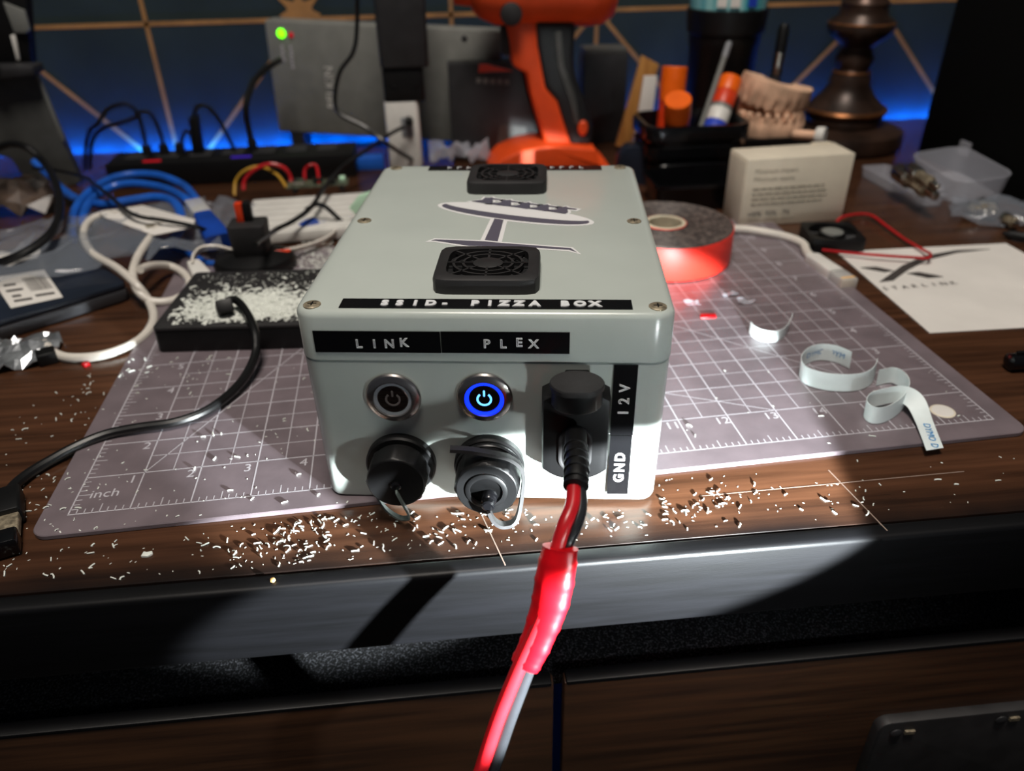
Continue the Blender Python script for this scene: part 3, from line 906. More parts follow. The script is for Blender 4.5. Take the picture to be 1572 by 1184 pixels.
drill_part('grip', 'grip', ((0.2621, 0.5, 0.1306), (0.2994, 0.5, 0.1295), (0.2983, 0.5, 0.0996), (0.3005, 0.5, 0.0834), (0.3107, 0.5, 0.0588), (0.3185, 0.5, 0.0358), (0.3185, 0.5, 0.0182), (0.297, 0.5, 0.0166), (0.2887, 0.5, 0.0414), (0.2821, 0.5, 0.0611), (0.2707, 0.5, 0.0734), (0.2633, 0.5, 0.1119)), 0.0165, 0.0050)
drill_part('grip_ridge', 'darkgrey', ((0.28, 0.482, 0.1215), (0.2859, 0.482, 0.1224), (0.2888, 0.482, 0.0937), (0.3005, 0.482, 0.0646), (0.3049, 0.482, 0.0406), (0.2999, 0.482, 0.0396), (0.2943, 0.482, 0.0637), (0.2827, 0.482, 0.0928)), 0.0016, 0.0010, ctr=-0.0165)
foot = [(0.2159, 0.5, -0.0057), (0.2188, 0.5, 0.0046), (0.2281, 0.5, 0.0138), (0.2483, 0.5, 0.0218), (0.2709, 0.5, 0.0247), (0.3008, 0.5, 0.0215), (0.3191, 0.5, 0.0195), (0.3222, 0.5, 0.0065), (0.3346, 0.5, -0.0032), (0.3363, 0.5, -0.0112)]
fpts = vo(*foot)
fpts = [(x, max(z, 0.0)) for x, z in fpts]
fpts[0] = (fpts[0][0], 0.0)
fpts[-1] = (fpts[-1][0], 0.0)
G().prism(fpts, -0.033, 0.033, dO @ xz(dY)).build('battery_foot', 'orange', dr_, bevel=0.006, seg=3, smooth=50)
G().lathe([(0.0066, -0.001), (0.0066, 0.0015), (0.0050, 0.0030)], 20, TR((0.3082, 0.482, 0.0362)[0] - 0.275, -0.0165, (0.3082, 0.482, 0.0362)[2]) @ RX(90) @ Matrix.Diagonal((0.75, 1.1, 1, 1))).build('orange_button', 'orange', dr_)
hz_ = (0.2722, 0.5, 0.1463)[2]
hx_ = (0.2722, 0.5, 0.1463)[0]
# motor housing, axis along x, mostly above the frame
prof = [(0.004, -0.082), (0.012, -0.081), (0.014, -0.066), (0.019, -0.064), (0.024, -0.058), (0.030, -0.044), (0.031, 0.020), (0.0335, 0.035), (0.032, 0.052), (0.026, 0.062), (0.012, 0.067)]
G().lathe(prof, 32, TR(hx_ - 0.275, 0, hz_ + 0.0105) @ RY(90)).build('motor_housing', 'orange', dr_, smooth=40)
G().lathe([(0.0095, 0), (0.0095, 0.003), (0.0060, 0.0045)], 22, TR((0.2397, 0.47, 0.1388)[0] - 0.275, -0.0270, (0.2397, 0.47, 0.1388)[2]) @ RX(90)).build('direction_switch', 'blackmatte', dr_)
G().box(((0.2512, 0.5, 0.1145)[0] - 0.275 - 0.012, 0, (0.2512, 0.5, 0.1145)[2]), (0.014, 0.016, 0.026)).build('trigger', 'blackmatte', dr_, bevel=0.003)
for k in range(3):
    G().box((hx_ - 0.275 + 0.004, -0.0302, hz_ + 0.008 + 0.007 * k), (0.05, 0.003, 0.003)).build('housing_rib', 'orange', dr_, bevel=0.001)

# ---- crumpled film between the charger and the drill
def crumple(nx, ny, sx, sy, amp, seed, th=0.0006, dome=0.0, fn=None):
    rnd = random.Random(seed)
    H = [[rnd.uniform(-1, 1) for _ in range(ny + 1)] for _ in range(nx + 1)]
    vs, fs = [], []
    for i in range(nx + 1):
        for j in range(ny + 1):
            a, b = i / nx * 2 - 1, j / ny * 2 - 1
            z = amp * (H[i][j] * 0.5 + 0.5) + dome * max(0, (1 - a * a)) * max(0, (1 - b * b))
            vs.append((a * sx / 2 + rnd.uniform(-1, 1) * sx / nx * 0.25, b * sy / 2 + rnd.uniform(-1, 1) * sy / ny * 0.25, z + th))
    for i in range(nx):
        for j in range(ny):
            k = i * (ny + 1) + j
            fs += [(k, k + ny + 1, k + ny + 2), (k, k + ny + 2, k + 1)]
    n = len(vs)
    vs2 = vs + [(x, y, z - th) for x, y, z in vs]
    fs2 = fs + [tuple(reversed([i + n for i in f])) for f in fs]
    rim = [i * (ny + 1) for i in range(nx + 1)] + [nx * (ny + 1) + j for j in range(1, ny + 1)] + [i * (ny + 1) + ny for i in range(nx - 1, -1, -1)] + [j for j in range(ny - 1, 0, -1)]
    for a, b in zip(rim, rim[1:] + rim[:1]):
        fs2.append((a, b, b + n, a + n))
    return vs2, fs2
def film(name, label, cat, p, rz, sx, sy, amp, seed, m='film', dome=0.0, nx=9, ny=7, th=0.0005):
    g = G().add(*crumple(nx, ny, sx, sy, amp, seed, th, dome))
    o = g.build(name, m, smooth=(70 if m == 'film' else 0))
    o.location = p
    o.rotation_euler = (0, 0, rz)
    return tag(o, label, cat)
film('plastic_film', 'crumpled clear film glowing blue between the charger and drill foot', 'plastic film', (0.190, 0.515, 0), 0.1, 0.060, 0.024, 0.022, 4, 'frost')
bf = thing('blue_case', 'small flat blue case left of the white charger', 'case', (0.0966, 0.4995, 0), 0.05)
G().box((0, 0.008, 0.005), (0.036, 0.018, 0.010)).build('case', 'blue', bf, bevel=0.001)
G().box((0, 0.008, 0.0108), (0.035, 0.017, 0.0018)).build('case_lid', 'blue', bf, bevel=0.0005)

# ---- tan wooden board and white card leaning behind the pen tray
tb = G().prism(vo((0.3724, 0.53, 0.0925), (0.3901, 0.53, 0.0836), (0.3651, 0.53, 0.0032), (0.3511, 0.53, 0.0064)), 0, 0.006, xz(0.53))
tag(tb.build('wooden_board', 'tan', bevel=0.0006), 'narrow tan wooden board leaning behind the black pen cup', 'board')
tag(G().prism(vo((0.3726, 0.515, 0.0759), (0.3855, 0.515, 0.0755), (0.3821, 0.515, 0.0024), (0.3655, 0.515, 0.0058)), 0, 0.003, xz(0.515)).build('white_card', 'paper', bevel=0.0003), 'white card leaning against the tan board', 'card')

# ---- black pen cup with glue sticks
pc = thing('pen_cup', 'black ribbed square cup holding orange glue sticks', 'cup', (0.3945, 0.425, 0))
levels = [(0.0, 0.037), (0.002, 0.040), (0.022, 0.0425), (0.024, 0.0405), (0.027, 0.0405), (0.029, 0.0450), (0.038, 0.0455), (0.040, 0.0425), (0.042, 0.0425), (0.044, 0.0470), (0.0535, 0.0475), (0.056, 0.0462)]
rings = [[(x, y, z) for x, y in rrect(h, h * 0.72, 0.016, 6)] for z, h in levels]
rings += [[(x, y, 0.056) for x, y in rrect(0.0435, 0.0310, 0.015, 6)], [(x, y, 0.012) for x, y in rrect(0.036, 0.025, 0.012, 6)]]
G().loft(rings).build('cup_wall', 'blackgloss', pc, smooth=35)
G().box((0, 0, 0.020), (0.066, 0.044, 0.003)).build('inner_floor', 'black', pc)
bb = thing('black_bin', 'low black plastic bin in front of the pen cup', 'bin', (0.3830, 0.362, 0))
rings = [[(x, y, z) for x, y in rrect(h, h * 0.62, 0.006, 4)] for z, h in ((0, 0.036), (0.018, 0.0385), (0.0195, 0.0400), (0.0225, 0.0400), (0.0225, 0.0370), (0.004, 0.0345))]
G().loft(rings).build('bin_wall', 'blackgloss', bb, smooth=30)
dn = thing('navy_pouch', 'dark navy pouch beside the rear right corner of the enclosure', 'pouch', (0.3512, 0.4126, 0), -0.5)
rings = [[(x * s, y * s, z) for x, y in rrect(0.030, 0.018, 0.010, 5, 0, 0.02)] for z, s in ((0, 0.92), (0.006, 1.0), (0.024, 0.96), (0.031, 0.80), (0.033, 0.5))]
G().loft(rings).build('pouch_body', 'navy', dn, smooth=60)
G().box((0, 0.010, 0.0315), (0.036, 0.002, 0.003)).build('zip', 'black', dn)

def glue_stick(name, label, p, q, r, parts):
    """p base, q top of cap"""
    t = thing(name, label, 'glue stick', p, 0, 'glue sticks in the black cup')
    m = along((0, 0, 0), Vector(q) - Vector(p))
    L = (Vector(q) - Vector(p)).length
    for nm, mt, a, b, k in parts:
        G().lathe([(r * k * 0.94, a * L), (r * k, a * L + 0.0008), (r * k, b * L - 0.0010), (r * k * 0.93, b * L)], 24, m).build(nm, mt, t)
    return t
glue_stick('glue_stick', 'orange capped glue stick standing upright at the back of the cup', (0.3790, 0.440, 0.0220), (0.3842, 0.452, 0.0944), 0.0115,
           (('tube', 'redlabel', 0, 0.62, 0.96), ('cap', 'orangecap', 0.60, 1.0, 1.0)))
glue_stick('glue_stick', 'orange capped glue stick at the front of the cup, cap turned to the viewer', (0.3835, 0.424, 0.0220), (0.3724, 0.395, 0.0786), 0.0115,
           (('tube', 'redlabel', 0, 0.70, 0.95), ('cap', 'orangecap', 0.68, 1.0, 1.0)))
glue_stick('glue_stick', 'tilted glue stick with orange cap and blue and white label', (0.4090, 0.418, 0.0220), (0.439, 0.455, 0.082), 0.0100,
           (('blue_base', 'purple', 0, 0.44, 1.0), ('white_label', 'white', 0.43, 0.60, 1.005), ('label_band', 'midgrey', 0.585, 0.645, 1.01), ('red_label', 'redlabel', 0.64, 0.82, 1.005), ('cap', 'orangecap', 0.81, 1.0, 1.0)))
rod = thing('grey_rod', 'thin grey rod standing in the black cup before the dark tumbler', 'rod', (0.405, 0.440, 0.0220))
m = along((0, 0, 0), Vector((0.4403, 0.475, 0.1099)) - Vector((0.405, 0.440, 0.0220)))
L = (Vector((0.4403, 0.475, 0.1099)) - Vector((0.405, 0.440, 0.0220))).length
G().lathe([(0.0026, 0), (0.0026, L * 0.9)], 14, m).build('shaft', 'midgrey', rod)
G().lathe([(0.0029, L * 0.86), (0.0029, L * 0.985), (0.0018, L)], 14, m).build('tip', 'ringgrey', rod)

# ---- dark tumbler with printed top band
tu = thing('tumbler', 'tall black tumbler with a teal printed band standing behind the glue sticks', 'tumbler', (0.4545, 0.530, 0))
G().lathe([(0.026, 0), (0.029, 0.002), (0.0335, 0.100), (0.0345, 0.102), (0.0345, 0.110), (0.0370, 0.112), (0.0385, 0.128), (0.0385, 0.132), (0.0360, 0.133)], 40).build('cup', 'black', tu)
G().lathe([(0.0362, 0.132), (0.0372, 0.190), (0.034, 0.192)], 40).build('printed_band', 'teal', tu)
for a in (-118, -100, -74):
    g = G().box((0.0372, 0, 0.151), (0.0012, 0.009, 0.030), Matrix.Rotation(math.radians(a), 4, 'Z'))
    g.build('printed_patch', 'purple' if a == -74 else 'white', tu, smooth=0)
mk_ = thing('marker_pen', 'slim black marker with a silver band right of the tumbler', 'pen', (0.5005, 0.505, 0))
m = along((0, 0, 0), (0.004, 0.004, 0.112))
G().lathe([(0.0050, 0), (0.0052, 0.070), (0.0048, 0.074)], 18, m).build('barrel', 'charcoal', mk_)
G().lathe([(0.0054, 0.074), (0.0054, 0.094)], 18, m).build('silver_band', 'nickel', mk_)
G().lathe([(0.0055, 0.094), (0.0052, 0.116), (0.0035, 0.119)], 18, m).build('pen_cap', 'black', mk_)

# ---- plaster teeth cast on a black tray
ty = thing('black_tray', 'black rectangular tray carrying the plaster teeth cast', 'tray', (0.4800, 0.447, 0))
rings = [[(x, y, z) for x, y in rrect(h, h * 0.66, 0.007, 4)] for z, h in ((0, 0.033), (0.028, 0.0365), (0.030, 0.0385), (0.035, 0.0385), (0.035, 0.036), (0.0325, 0.0355))]
G().loft(rings).build('tray_body', 'black', ty, smooth=30)
cs = thing('dental_cast', 'beige plaster cast of two toothed jaws resting on the black tray', 'dental cast', (0.4790, 0.447, 0.0330), math.radians(-6))
def arch(rx, ry, z0, z1, tilt, ccy, s1=1.0, seed=1):
    n = 30
    rnd = random.Random(seed)
    rings = []
    def ring(s, inner, z, wob):
        out = []
        for i in range(n + 1):
            a = PI + PI * i / n
            w = 1 + wob * math.sin(i * 2 * PI / 3.0) * 0.05
            out.append((rx * s * w * math.cos(a), ccy + ry * s * w * math.sin(a), z))
        for i in range(n, -1, -1):
            a = PI + PI * i / n
            out.append((rx * inner * math.cos(a), ccy + ry * inner * math.sin(a), z))
        return out
    rings = [ring(1.0 * s1, 0.45, z0, 0), ring(1.03 * s1, 0.45, z0 + (z1 - z0) * 0.35, 0.2), ring(1.0 * s1, 0.45, z0 + (z1 - z0) * 0.6, 1.0), ring(0.96 * s1, 0.50, z1, 1.0)]
    return rings
lo = G().loft(arch(0.0335, 0.034, 0.0, 0.0165, 0, 0.014)).build('lower_jaw', 'plaster', cs, smooth=40)
G().box((0.001, 0.0165, 0.0165), (0.058, 0.011, 0.033)).build('cast_base', 'plaster', cs, bevel=0.002)
upm = TR(0.005, 0.002, 0.0450) @ RY(14) @ RX(4)
def flip(rs):
    return [[upm @ Vector((x, y, -z)) for x, y, z in r] for r in rs]
G().loft(flip(arch(0.0330, 0.033, 0.0, 0.0215, 0, 0.012, seed=4))).build('upper_jaw', 'plaster', cs, smooth=40)
for jaw, zc, mtx in (('lower', 0.0172, ID), ('upper', -0.0205, upm)):
    for i in range(9):
        a = math.radians(205 + 130 * i / 8)
        w = 0.0054 if 2 <= i <= 6 else 0.0066
        c = (0.0300 * math.cos(a), 0.0130 + 0.0300 * math.sin(a), zc)
        G().box((0, 0, 0), (w, 0.0055, 0.0085), mtx @ TR(*c) @ Matrix.Rotation(a + PI / 2, 4, 'Z')).build('tooth', 'plaster', cs, bevel=0.0018, seg=2, smooth=60)
wr = thing('white_rod', 'short white rod lying in front of the plaster cast', 'rod', (0.4880, 0.4150, 0.0400), 0)
m = along((0, 0, 0), (0.021, -0.017, 0.001))
G().lathe([(0.0040, 0), (0.0042, 0.001), (0.0042, 0.023), (0.0040, 0.024)], 20, m).build('shaft', 'plaster', wr)
G().lathe([(0.0074, 0.020), (0.0080, 0.021), (0.0080, 0.0268), (0.0074, 0.0275)], 22, m).build('end_cap', 'white', wr)

# ---- turned bronze lamp base
lb = thing('table_lamp', 'dark bronze table lamp with a turned column on a round foot', 'lamp', (0.5870, 0.520, 0))
prof = [(0.058, 0), (0.061, 0.003), (0.0615, 0.010), (0.0600, 0.017), (0.052, 0.0205), (0.0400, 0.0220)]
G().lathe(prof, 48).build('foot', 'bronze', lb, smooth=40)
G().lathe([(0.0365, 0.0215), (0.0385, 0.024), (0.0385, 0.030), (0.0360, 0.0325)], 48).build('foot_plinth', 'bronze', lb)
G().lathe([(0.0360, 0.0320), (0.0405, 0.0335), (0.0415, 0.0360), (0.0400, 0.0385)], 48).build('copper_ring', 'bronzehi', lb)
G().lathe([(0.0390, 0.0380), (0.0330, 0.0430), (0.0250, 0.0510), (0.0200, 0.0600), (0.0195, 0.0680), (0.0160, 0.0740), (0.0185, 0.0800), (0.0185, 0.0860), (0.0160, 0.0900), (0.0150, 0.0950), (0.0210, 0.1000), (0.0290, 0.1060), (0.0320, 0.1130), (0.0300, 0.1180), (0.0230, 0.1230), (0.0215, 0.1300), (0.0225, 0.1340), (0.0170, 0.1400), (0.0150, 0.1600), (0.0150, 0.30)], 40).build('column', 'bronze', lb, smooth=50)
for z, r in ((0.1165, 0.0312), (0.0715, 0.0185)):
    G().lathe([(r - 0.001, z - 0.0012), (r + 0.0004, z), (r - 0.001, z + 0.0012)], 40).build('rubbed_edge', 'bronzehi', lb)

# ---- loudspeaker at the right
sp = thing('loudspeaker', 'large black cloth covered loudspeaker at the right edge of the desk', 'loudspeaker', (0.7350, 0.385, 0))
G().box((0, 0, 0.125), (0.180, 0.170, 0.250)).build('cabinet', 'speaker', sp, bevel=0.004)
G().box((0, -0.0865, 0.125), (0.165, 0.005, 0.235)).build('grille_cloth', 'speaker', sp, bevel=0.002)
for x in (-0.075, 0.075):
    G().box((x, -0.086, 0.2465), (0.014, 0.006, 0.004)).build('corner_clip', 'darkgrey', sp)

# ---- cream carton with printed text
wa, wb, wc = Vector((0.4010, 0.2962, 0)), Vector((0.4878, 0.3016, 0)), Vector((0.3965, 0.3270, 0))
cx_ = (wb - wa)
wbx = thing('small_carton', 'small cream cardboard carton with grey printed text', 'carton', tuple(wa), math.atan2(cx_.y, cx_.x))
cw, cdp, chh = cx_.length, 0.0330, 0.0535
G().box((cw / 2, cdp / 2, chh / 2), (cw, cdp, chh)).build('carton_body', 'cream', wbx, bevel=0.0007)
G().box((-0.0002, cdp / 2, chh / 2 - 0.0005), (0.0007, cdp - 0.0020, chh - 0.0025)).build('end_flap', 'cream', wbx, bevel=0.0002)
G().box((cw - 0.012, cdp - 0.002, chh + 0.0004), (0.016, 0.004, 0.0012)).build('tuck_tab', 'cream', wbx, bevel=0.0003)
FB = frame((0, -0.0003, 0), (1, 0, 0), (0, 0, 1))
def carton_text(s, x, z, h, m='ink'):
    vs, fs = text_mesh(s)
    x0 = min(v[0] for v in vs)
    G().text(s, h, FB @ TR(x - x0 * h, z, 0)).build('printed_line', m, wbx, smooth=0, fix=False)
carton_text('Minimum impact.', 0.0070, 0.0425, 0.0052)
carton_text('Minimum waste.', 0.0070, 0.0365, 0.0052)
random.seed(9)
for i, wd in enumerate((0.058, 0.060, 0.061, 0.058)):
    x = 0.0070
    z = 0.0305 - 0.0040 * i
    while x < 0.0070 + wd:
        w = min(random.uniform(0.003, 0.008), 0.0070 + wd - x + 0.001)
        G().box((x + w / 2, -0.0002, z), (w, 0.0004, 0.0013)).build('printed_word', 'ink', wbx, smooth=0)
        x += w + 0.0011
for s, x in (('100%', 0.0062), ('92%', 0.0205), ('7%', 0.0345)):
    carton_text(s, x, 0.0085, 0.0056, 'inkdark')
    G().box((x + 0.0050, -0.0002, 0.0062), (0.010, 0.0004, 0.0005)).build('underline', 'ink', wbx, smooth=0)

# ---- open clear plastic case with metal connectors
def open_tray(name, par, L, W, H, t, xf, r=0.004):
    a = rrect(L / 2, W / 2, r, 3)
    b = rrect(L / 2 - t, W / 2 - t, max(r - t, 0.001), 3)
    a0 = rrect(L / 2 - H * 0.12, W / 2 - H * 0.12, r, 3)
    b0 = rrect(L / 2 - H * 0.12 - t, W / 2 - H * 0.12 - t, max(r - t, 0.001), 3)
    return G().loft([[(x, y, 0) for x, y in a0], [(x, y, H) for x, y in a], [(x, y, H) for x, y in b], [(x, y, t) for x, y in b0]], xf).build(name, 'frost', par, smooth=30)
kp, kq = Vector((0.555, 0.4108, 0)), Vector((0.5589, 0.3143, 0))
cl = thing('clear_plastic_case', 'open frosted clear plastic case with metal connectors by the loudspeaker', 'plastic case', tuple(kp), math.atan2(kq.y - kp.y, kq.x - kp.x))
open_tray('lid_half', cl, 0.092, 0.026, 0.010, 0.0012, TR(0.048, 0.013, 0))
open_tray('case_half', cl, 0.074, 0.052, 0.022, 0.0014, TR(0.058, 0.058, 0.003) @ RX(5) @ RY(4), 0.012)
G().box((0.020, 0.086, 0.026), (0.014, 0.003, 0.012)).build('latch', 'frost', cl, bevel=0.001)
G().box((0.050, 0.0295, 0.010), (0.060, 0.007, 0.0012)).build('hinge', 'frost', cl)
def connector(name, label, p, q, r, group='metal connectors by the loudspeaker', par=None):
    t = thing(name, label, 'connector', p, 0, group)
    m = along((0, 0, 0), Vector(q) - Vector(p))
    L = (Vector(q) - Vector(p)).length
    G().lathe([(r * 0.8, 0), (r, 0.06 * L), (r, 0.34 * L), (r * 0.7, 0.36 * L)], 18, m).build('coupling_ring', 'nickel', t)
    G().lathe([(r * 0.72, 0.36 * L), (r * 0.72, 0.60 * L), (r * 0.85, 0.62 * L), (r * 0.85, 0.76 * L), (r * 0.5, 0.78 * L)], 6, m).build('hex_body', 'steel', t)
    G().lathe([(r * 0.5, 0.76 * L), (r * 0.48, 0.97 * L), (r * 0.3, L)], 16, m).build('crimp_tail', 'nickel', t)
    return t
connector('bnc_connector', 'large nickel connector lying across the open clear case', (0.5559, 0.3506, 0.0225), (0.5553, 0.2891, 0.02), 0.0080)
connector('bnc_connector', 'smaller dull metal connector behind the large nickel one', (0.5544, 0.3326, 0.03), (0.551, 0.2843, 0.029), 0.0055)

bgp = (0.622, 0.296, 0)
film('zip_bag', 'clear zip bag of silver connectors at the right edge below the loudspeaker', 'plastic bag', (0.6180, 0.2830, 0), -0.55, 0.085, 0.045, 0.008, 12, 'film', dome=0.012)
for i, (a, b) in enumerate((((0.5912, 0.3001, 0.006), (0.5955, 0.2869, 0.006)), ((0.6068, 0.3047, 0.008), (0.5942, 0.2812, 0.007)), ((0.612, 0.3007, 0.008), (0.5988, 0.2775, 0.007)), ((0.6046, 0.2735, 0.006), (0.6054, 0.2574, 0.006)))):
    connector('crimp_connector', ('leftmost silver connector inside the zip bag', 'second silver connector from the left in the zip bag', 'third silver connector from the left in the zip bag', 'rightmost silver connector inside the zip bag')[i], a, b, 0.0050, 'silver connectors in the zip bag')
wst = thing('black_pen', 'thin black pen at the right edge behind the white card sheet', 'pen', (0.5868, 0.2474, 0.004))
a, b = Vector((0.5868, 0.2474, 0.004)), Vector((0.6131, 0.225, 0.004))
m = along((0, 0, 0), b - a)
L = (b - a).length
G().lathe([(0.0010, 0), (0.0034, 0.006), (0.0036, L)], 16, m).build('barrel', 'black', wst)
G().lathe([(0.0037, L * 0.5), (0.0037, L * 0.56)], 16, m).build('ring', 'charcoal', wst)

# ---- printed sheet with the swoosh logo
pa, pb, pd = Vector((0.4536, 0.2374, 0)), Vector((0.4517, 0.1107, 0)), Vector((0.5821, 0.2345, 0))
sh = thing('printed_sheet', 'white paper sheet with a dark swoosh logo and STARLINK lettering', 'paper', tuple(pb), 0)
e1 = pa - pb
e2 = Vector((0.5833, 0.2356, 0)) - Vector((0.4536, 0.2374, 0))
nx, ny = 10, 10
vs, fs = [], []
for i in range(nx + 1):
    for j in range(ny + 1):
        s, t = i / nx, j / ny
        q = e1 * s + e2 * t
        z = 0.0008 + 0.0160 * max(0, t - 0.62) ** 1.6 * (1 - s)
        vs.append((q.x, q.y, z))
for i in range(nx):
    for j in range(ny):
        k = i * (ny + 1) + j
        fs.append((k, k + ny + 1, k + ny + 2, k + 1))
N = len(vs)
rim = [i * (ny + 1) for i in range(nx + 1)] + [nx * (ny + 1) + j for j in range(1, ny + 1)] + [i * (ny + 1) + ny for i in range(nx - 1, -1, -1)] + [j for j in range(ny - 1, 0, -1)]
G().add(vs + [(x, y, z - 0.0004) for x, y, z in vs], fs + [tuple(reversed([i + N for i in f])) for f in fs] + [(a, b, b + N, a + N) for a, b in zip(rim, rim[1:] + rim[:1])]).build('sheet', 'paper', sh, smooth=60)
PZ = 0.0013
def on_sheet(pts, name, m='inkdark'):
    G().prism([(x - pb.x, y - pb.y) for x, y, z in pts], PZ - 0.0010, PZ).build(name, m, sh, smooth=0)
on_sheet([(0.4578, 0.1826, 0.001), (0.4678, 0.1834, 0.001), (0.4876, 0.1993, 0.001), (0.5101, 0.2136, 0.001), (0.5378, 0.2231, 0.001), (0.5642, 0.2256, 0.001), (0.5393, 0.2272, 0.001), (0.5117, 0.2206, 0.001), (0.4867, 0.2063, 0.001)], 'logo_swoosh')
on_sheet([(0.4567, 0.207, 0.001), (0.4679, 0.2066, 0.001), (0.4764, 0.1986, 0.001), (0.4692, 0.1974, 0.001)], 'logo_stroke')
on_sheet([(0.4829, 0.1933, 0.001), (0.4918, 0.1942, 0.001), (0.5041, 0.1848, 0.001), (0.4931, 0.1842, 0.001)], 'logo_stroke')
t0, t1 = Vector((0.4562, 0.1694, 0.001)), Vector((0.5047, 0.172, 0.001))
for i, chh_ in enumerate('STARLINK'):
    c = t0.lerp(t1, i / 7)
    xf = frame((c.x - pb.x, c.y - pb.y, PZ + 0.0002), t1 - t0, Vector((0, 0, 1)).cross(t1 - t0))
    G().text(chh_, 0.0066, xf).build('letter', 'inkdark', sh, smooth=0, fix=False)

# ---- small axial fan with red lead
fc = Vector((0.4571, 0.2552, 0.004))
fn = thing('axial_fan', 'small black axial fan lying on the desk in front of the cream carton', 'fan', (fc.x, fc.y, 0), math.radians(-8))
A = [2 * PI * i / 40 for i in range(40)]
def sq(a, s):
    c, s_ = math.cos(a), math.sin(a)
    k = (abs(c) ** 12 + abs(s_) ** 12) ** (-1 / 12)
    return (s * k * c, s * k * s_)
HF = 0.0195
G().loft([[(*sq(a, HF), 0.0005) for a in A], [(*sq(a, HF), 0.0100) for a in A], [(0.0172 * math.cos(a), 0.0172 * math.sin(a), 0.0100) for a in A], [(0.0172 * math.cos(a), 0.0172 * math.sin(a), 0.0005) for a in A]], close=False).build('frame', 'black', fn, bevel=0.0004)
for k in range(7):
    G().box((0.0125, 0, 0.0055), (0.0088, 0.0065, 0.0008), Matrix.Rotation(2 * PI * k / 7, 4, 'Z') @ RX(32)).build('blade', 'charcoal', fn)
G().lathe([(0.0098, 0.001), (0.0098, 0.0088), (0.0090, 0.0094)], 28).build('hub', 'black', fn)
G().lathe([(0.0078, 0.0094), (0.0076, 0.0097)], 28).build('hub_sticker', 'midgrey', fn)
tag(G().tube([(0.4728, 0.281, 0.006), (0.482, 0.2915, 0.006), (0.5015, 0.3047, 0.003), (0.5117, 0.3001, 0.003), (0.5115, 0.2749, 0.003), (0.5112, 0.2474, 0.003), (0.5119, 0.2242, 0.004), (0.5094, 0.2123, 0.006), (0.5038, 0.206, 0.006), (0.4931, 0.2111, 0.005), (0.4748, 0.2172, 0.005), (0.4558, 0.2272, 0.004), (0.4406, 0.2343, 0.004)], 0.0011, 8, 6).build('fan_lead', 'red'),
    'thin red fan wire looping over the printed sheet', 'wire')

# ---- white network cable with plug
nc = thing('white_patch_cable', 'white network cable with a clear plug beside the printed sheet', 'cable', (0.4264, 0.2265, 0.004))
o_ = Vector((0.4264, 0.2265, 0.004))
def r_(p):
    return tuple(Vector(p) - o_)
G().tube([r_(p) for p in ((0.3747, 0.281, 0.006), (0.3967, 0.2778, 0.006), (0.4118, 0.27, 0.0055), (0.4246, 0.26, 0.005), (0.4307, 0.2459, 0.005), (0.4273, 0.2312, 0.005), (0.426, 0.2193, 0.005))], 0.0030, 10, 6).build('cord', 'whitecable', nc)
a, b, c = Vector(r_((0.4256, 0.2218, 0.005))), Vector(r_((0.4296, 0.1893, 0.005))), Vector(r_((0.4314, 0.1732, 0.005)))
m = along(a, b)
G().loft([[m @ Vector((x, y, z)) for x, y in rrect(h, h * 0.75, h * 0.3, 3)] for z, h in ((0, 0.0036), (0.004, 0.0050), ((b - a).length, 0.0056))]).build('boot', 'white', nc)
G().box((0, 0, (c - b).length / 2), (0.0115, 0.0075, (c - b).length), along(b, c)).build('clear_plug', 'clear', nc, bevel=0.0006)
G().box((0, 0, (c - b).length * 0.8), (0.0095, 0.0080, 0.002), along(b, c)).build('contacts', 'chip', nc)

# ---- roll of red lined tape
tc_ = (0.3250, 0.2440)
tr = thing('tape_roll', 'roll of black foam tape with a red liner lying on the cutting mat', 'tape roll', (tc_[0], tc_[1], 0.0025))
RR = 0.0478
G().lathe([(RR, 0.0008), (RR + 0.0002, 0.0015), (RR + 0.0002, 0.0235), (RR, 0.0242), (RR - 0.0006, 0.0242), (RR - 0.0006, 0.0008)], 64, None, close=False).build('red_liner', 'redliner', tr, smooth=40)
prof = [(RR - 0.0005, 0.0010), (RR - 0.0005, 0.0246)]
r = RR - 0.0005
k = 0
while r > 0.0150:
    prof.append((r - 0.0009, 0.0246 + (0.0004 if k % 2 else -0.0003)))
    r -= 0.0018
    k += 1
    prof.append((max(r, 0.0148), 0.0246 + (0.0004 if k % 2 else -0.0003)))
prof += [(0.0148, 0.0246), (0.0148, 0.0010)]
G().lathe(prof, 64, None, close=False).build('wound_tape', 'rollside', tr, smooth=30)
G().lathe([(0.0148, 0.0005), (0.0148, 0.0252), (0.0142, 0.0256), (0.0122, 0.0256), (0.0117, 0.0250), (0.0117, 0.0005)], 40, None, close=False).build('core', 'core', tr)
G().lathe([(0.0151, 0.0240), (0.0151, 0.0253), (0.0147, 0.0254), (0.0147, 0.0240)], 40, None, close=False).build('inner_red_turn', 'redliner', tr)

# ---- curls of label backing paper
Z = Vector((0, 0, 1))
def curl(label, pts, wd, width, name='backing_curl'):
    o0 = Vector(pts[0])
    t = thing(name, label, 'paper curl', (o0.x, o0.y, 0.0025), 0, 'curls of label backing')
    off = Vector((o0.x, o0.y, 0.0025))
    P = [Vector(p) - off for p in pts]
    G().ribbon(P, wd, width, 0.00014, 6).build('strip', 'dymo', t, smooth=60)
    return t, off
c1, of1 = curl('smallest white paper curl, near the tape roll', [(0.3447, 0.1208, 0.003), (0.3451, 0.1154, 0.0028), (0.3486, 0.1101, 0.0028), (0.3557, 0.1084, 0.0028), (0.3628, 0.1135, 0.003), (0.3684, 0.1215, 0.0036), (0.3696, 0.1226, 0.006)],
               [(0.1, 0.2, 1)] * 4 + [(0.2, 0.2, 1), (0.3, 0.3, 0.9), (0.3, 0.4, 0.8)], 0.0068)
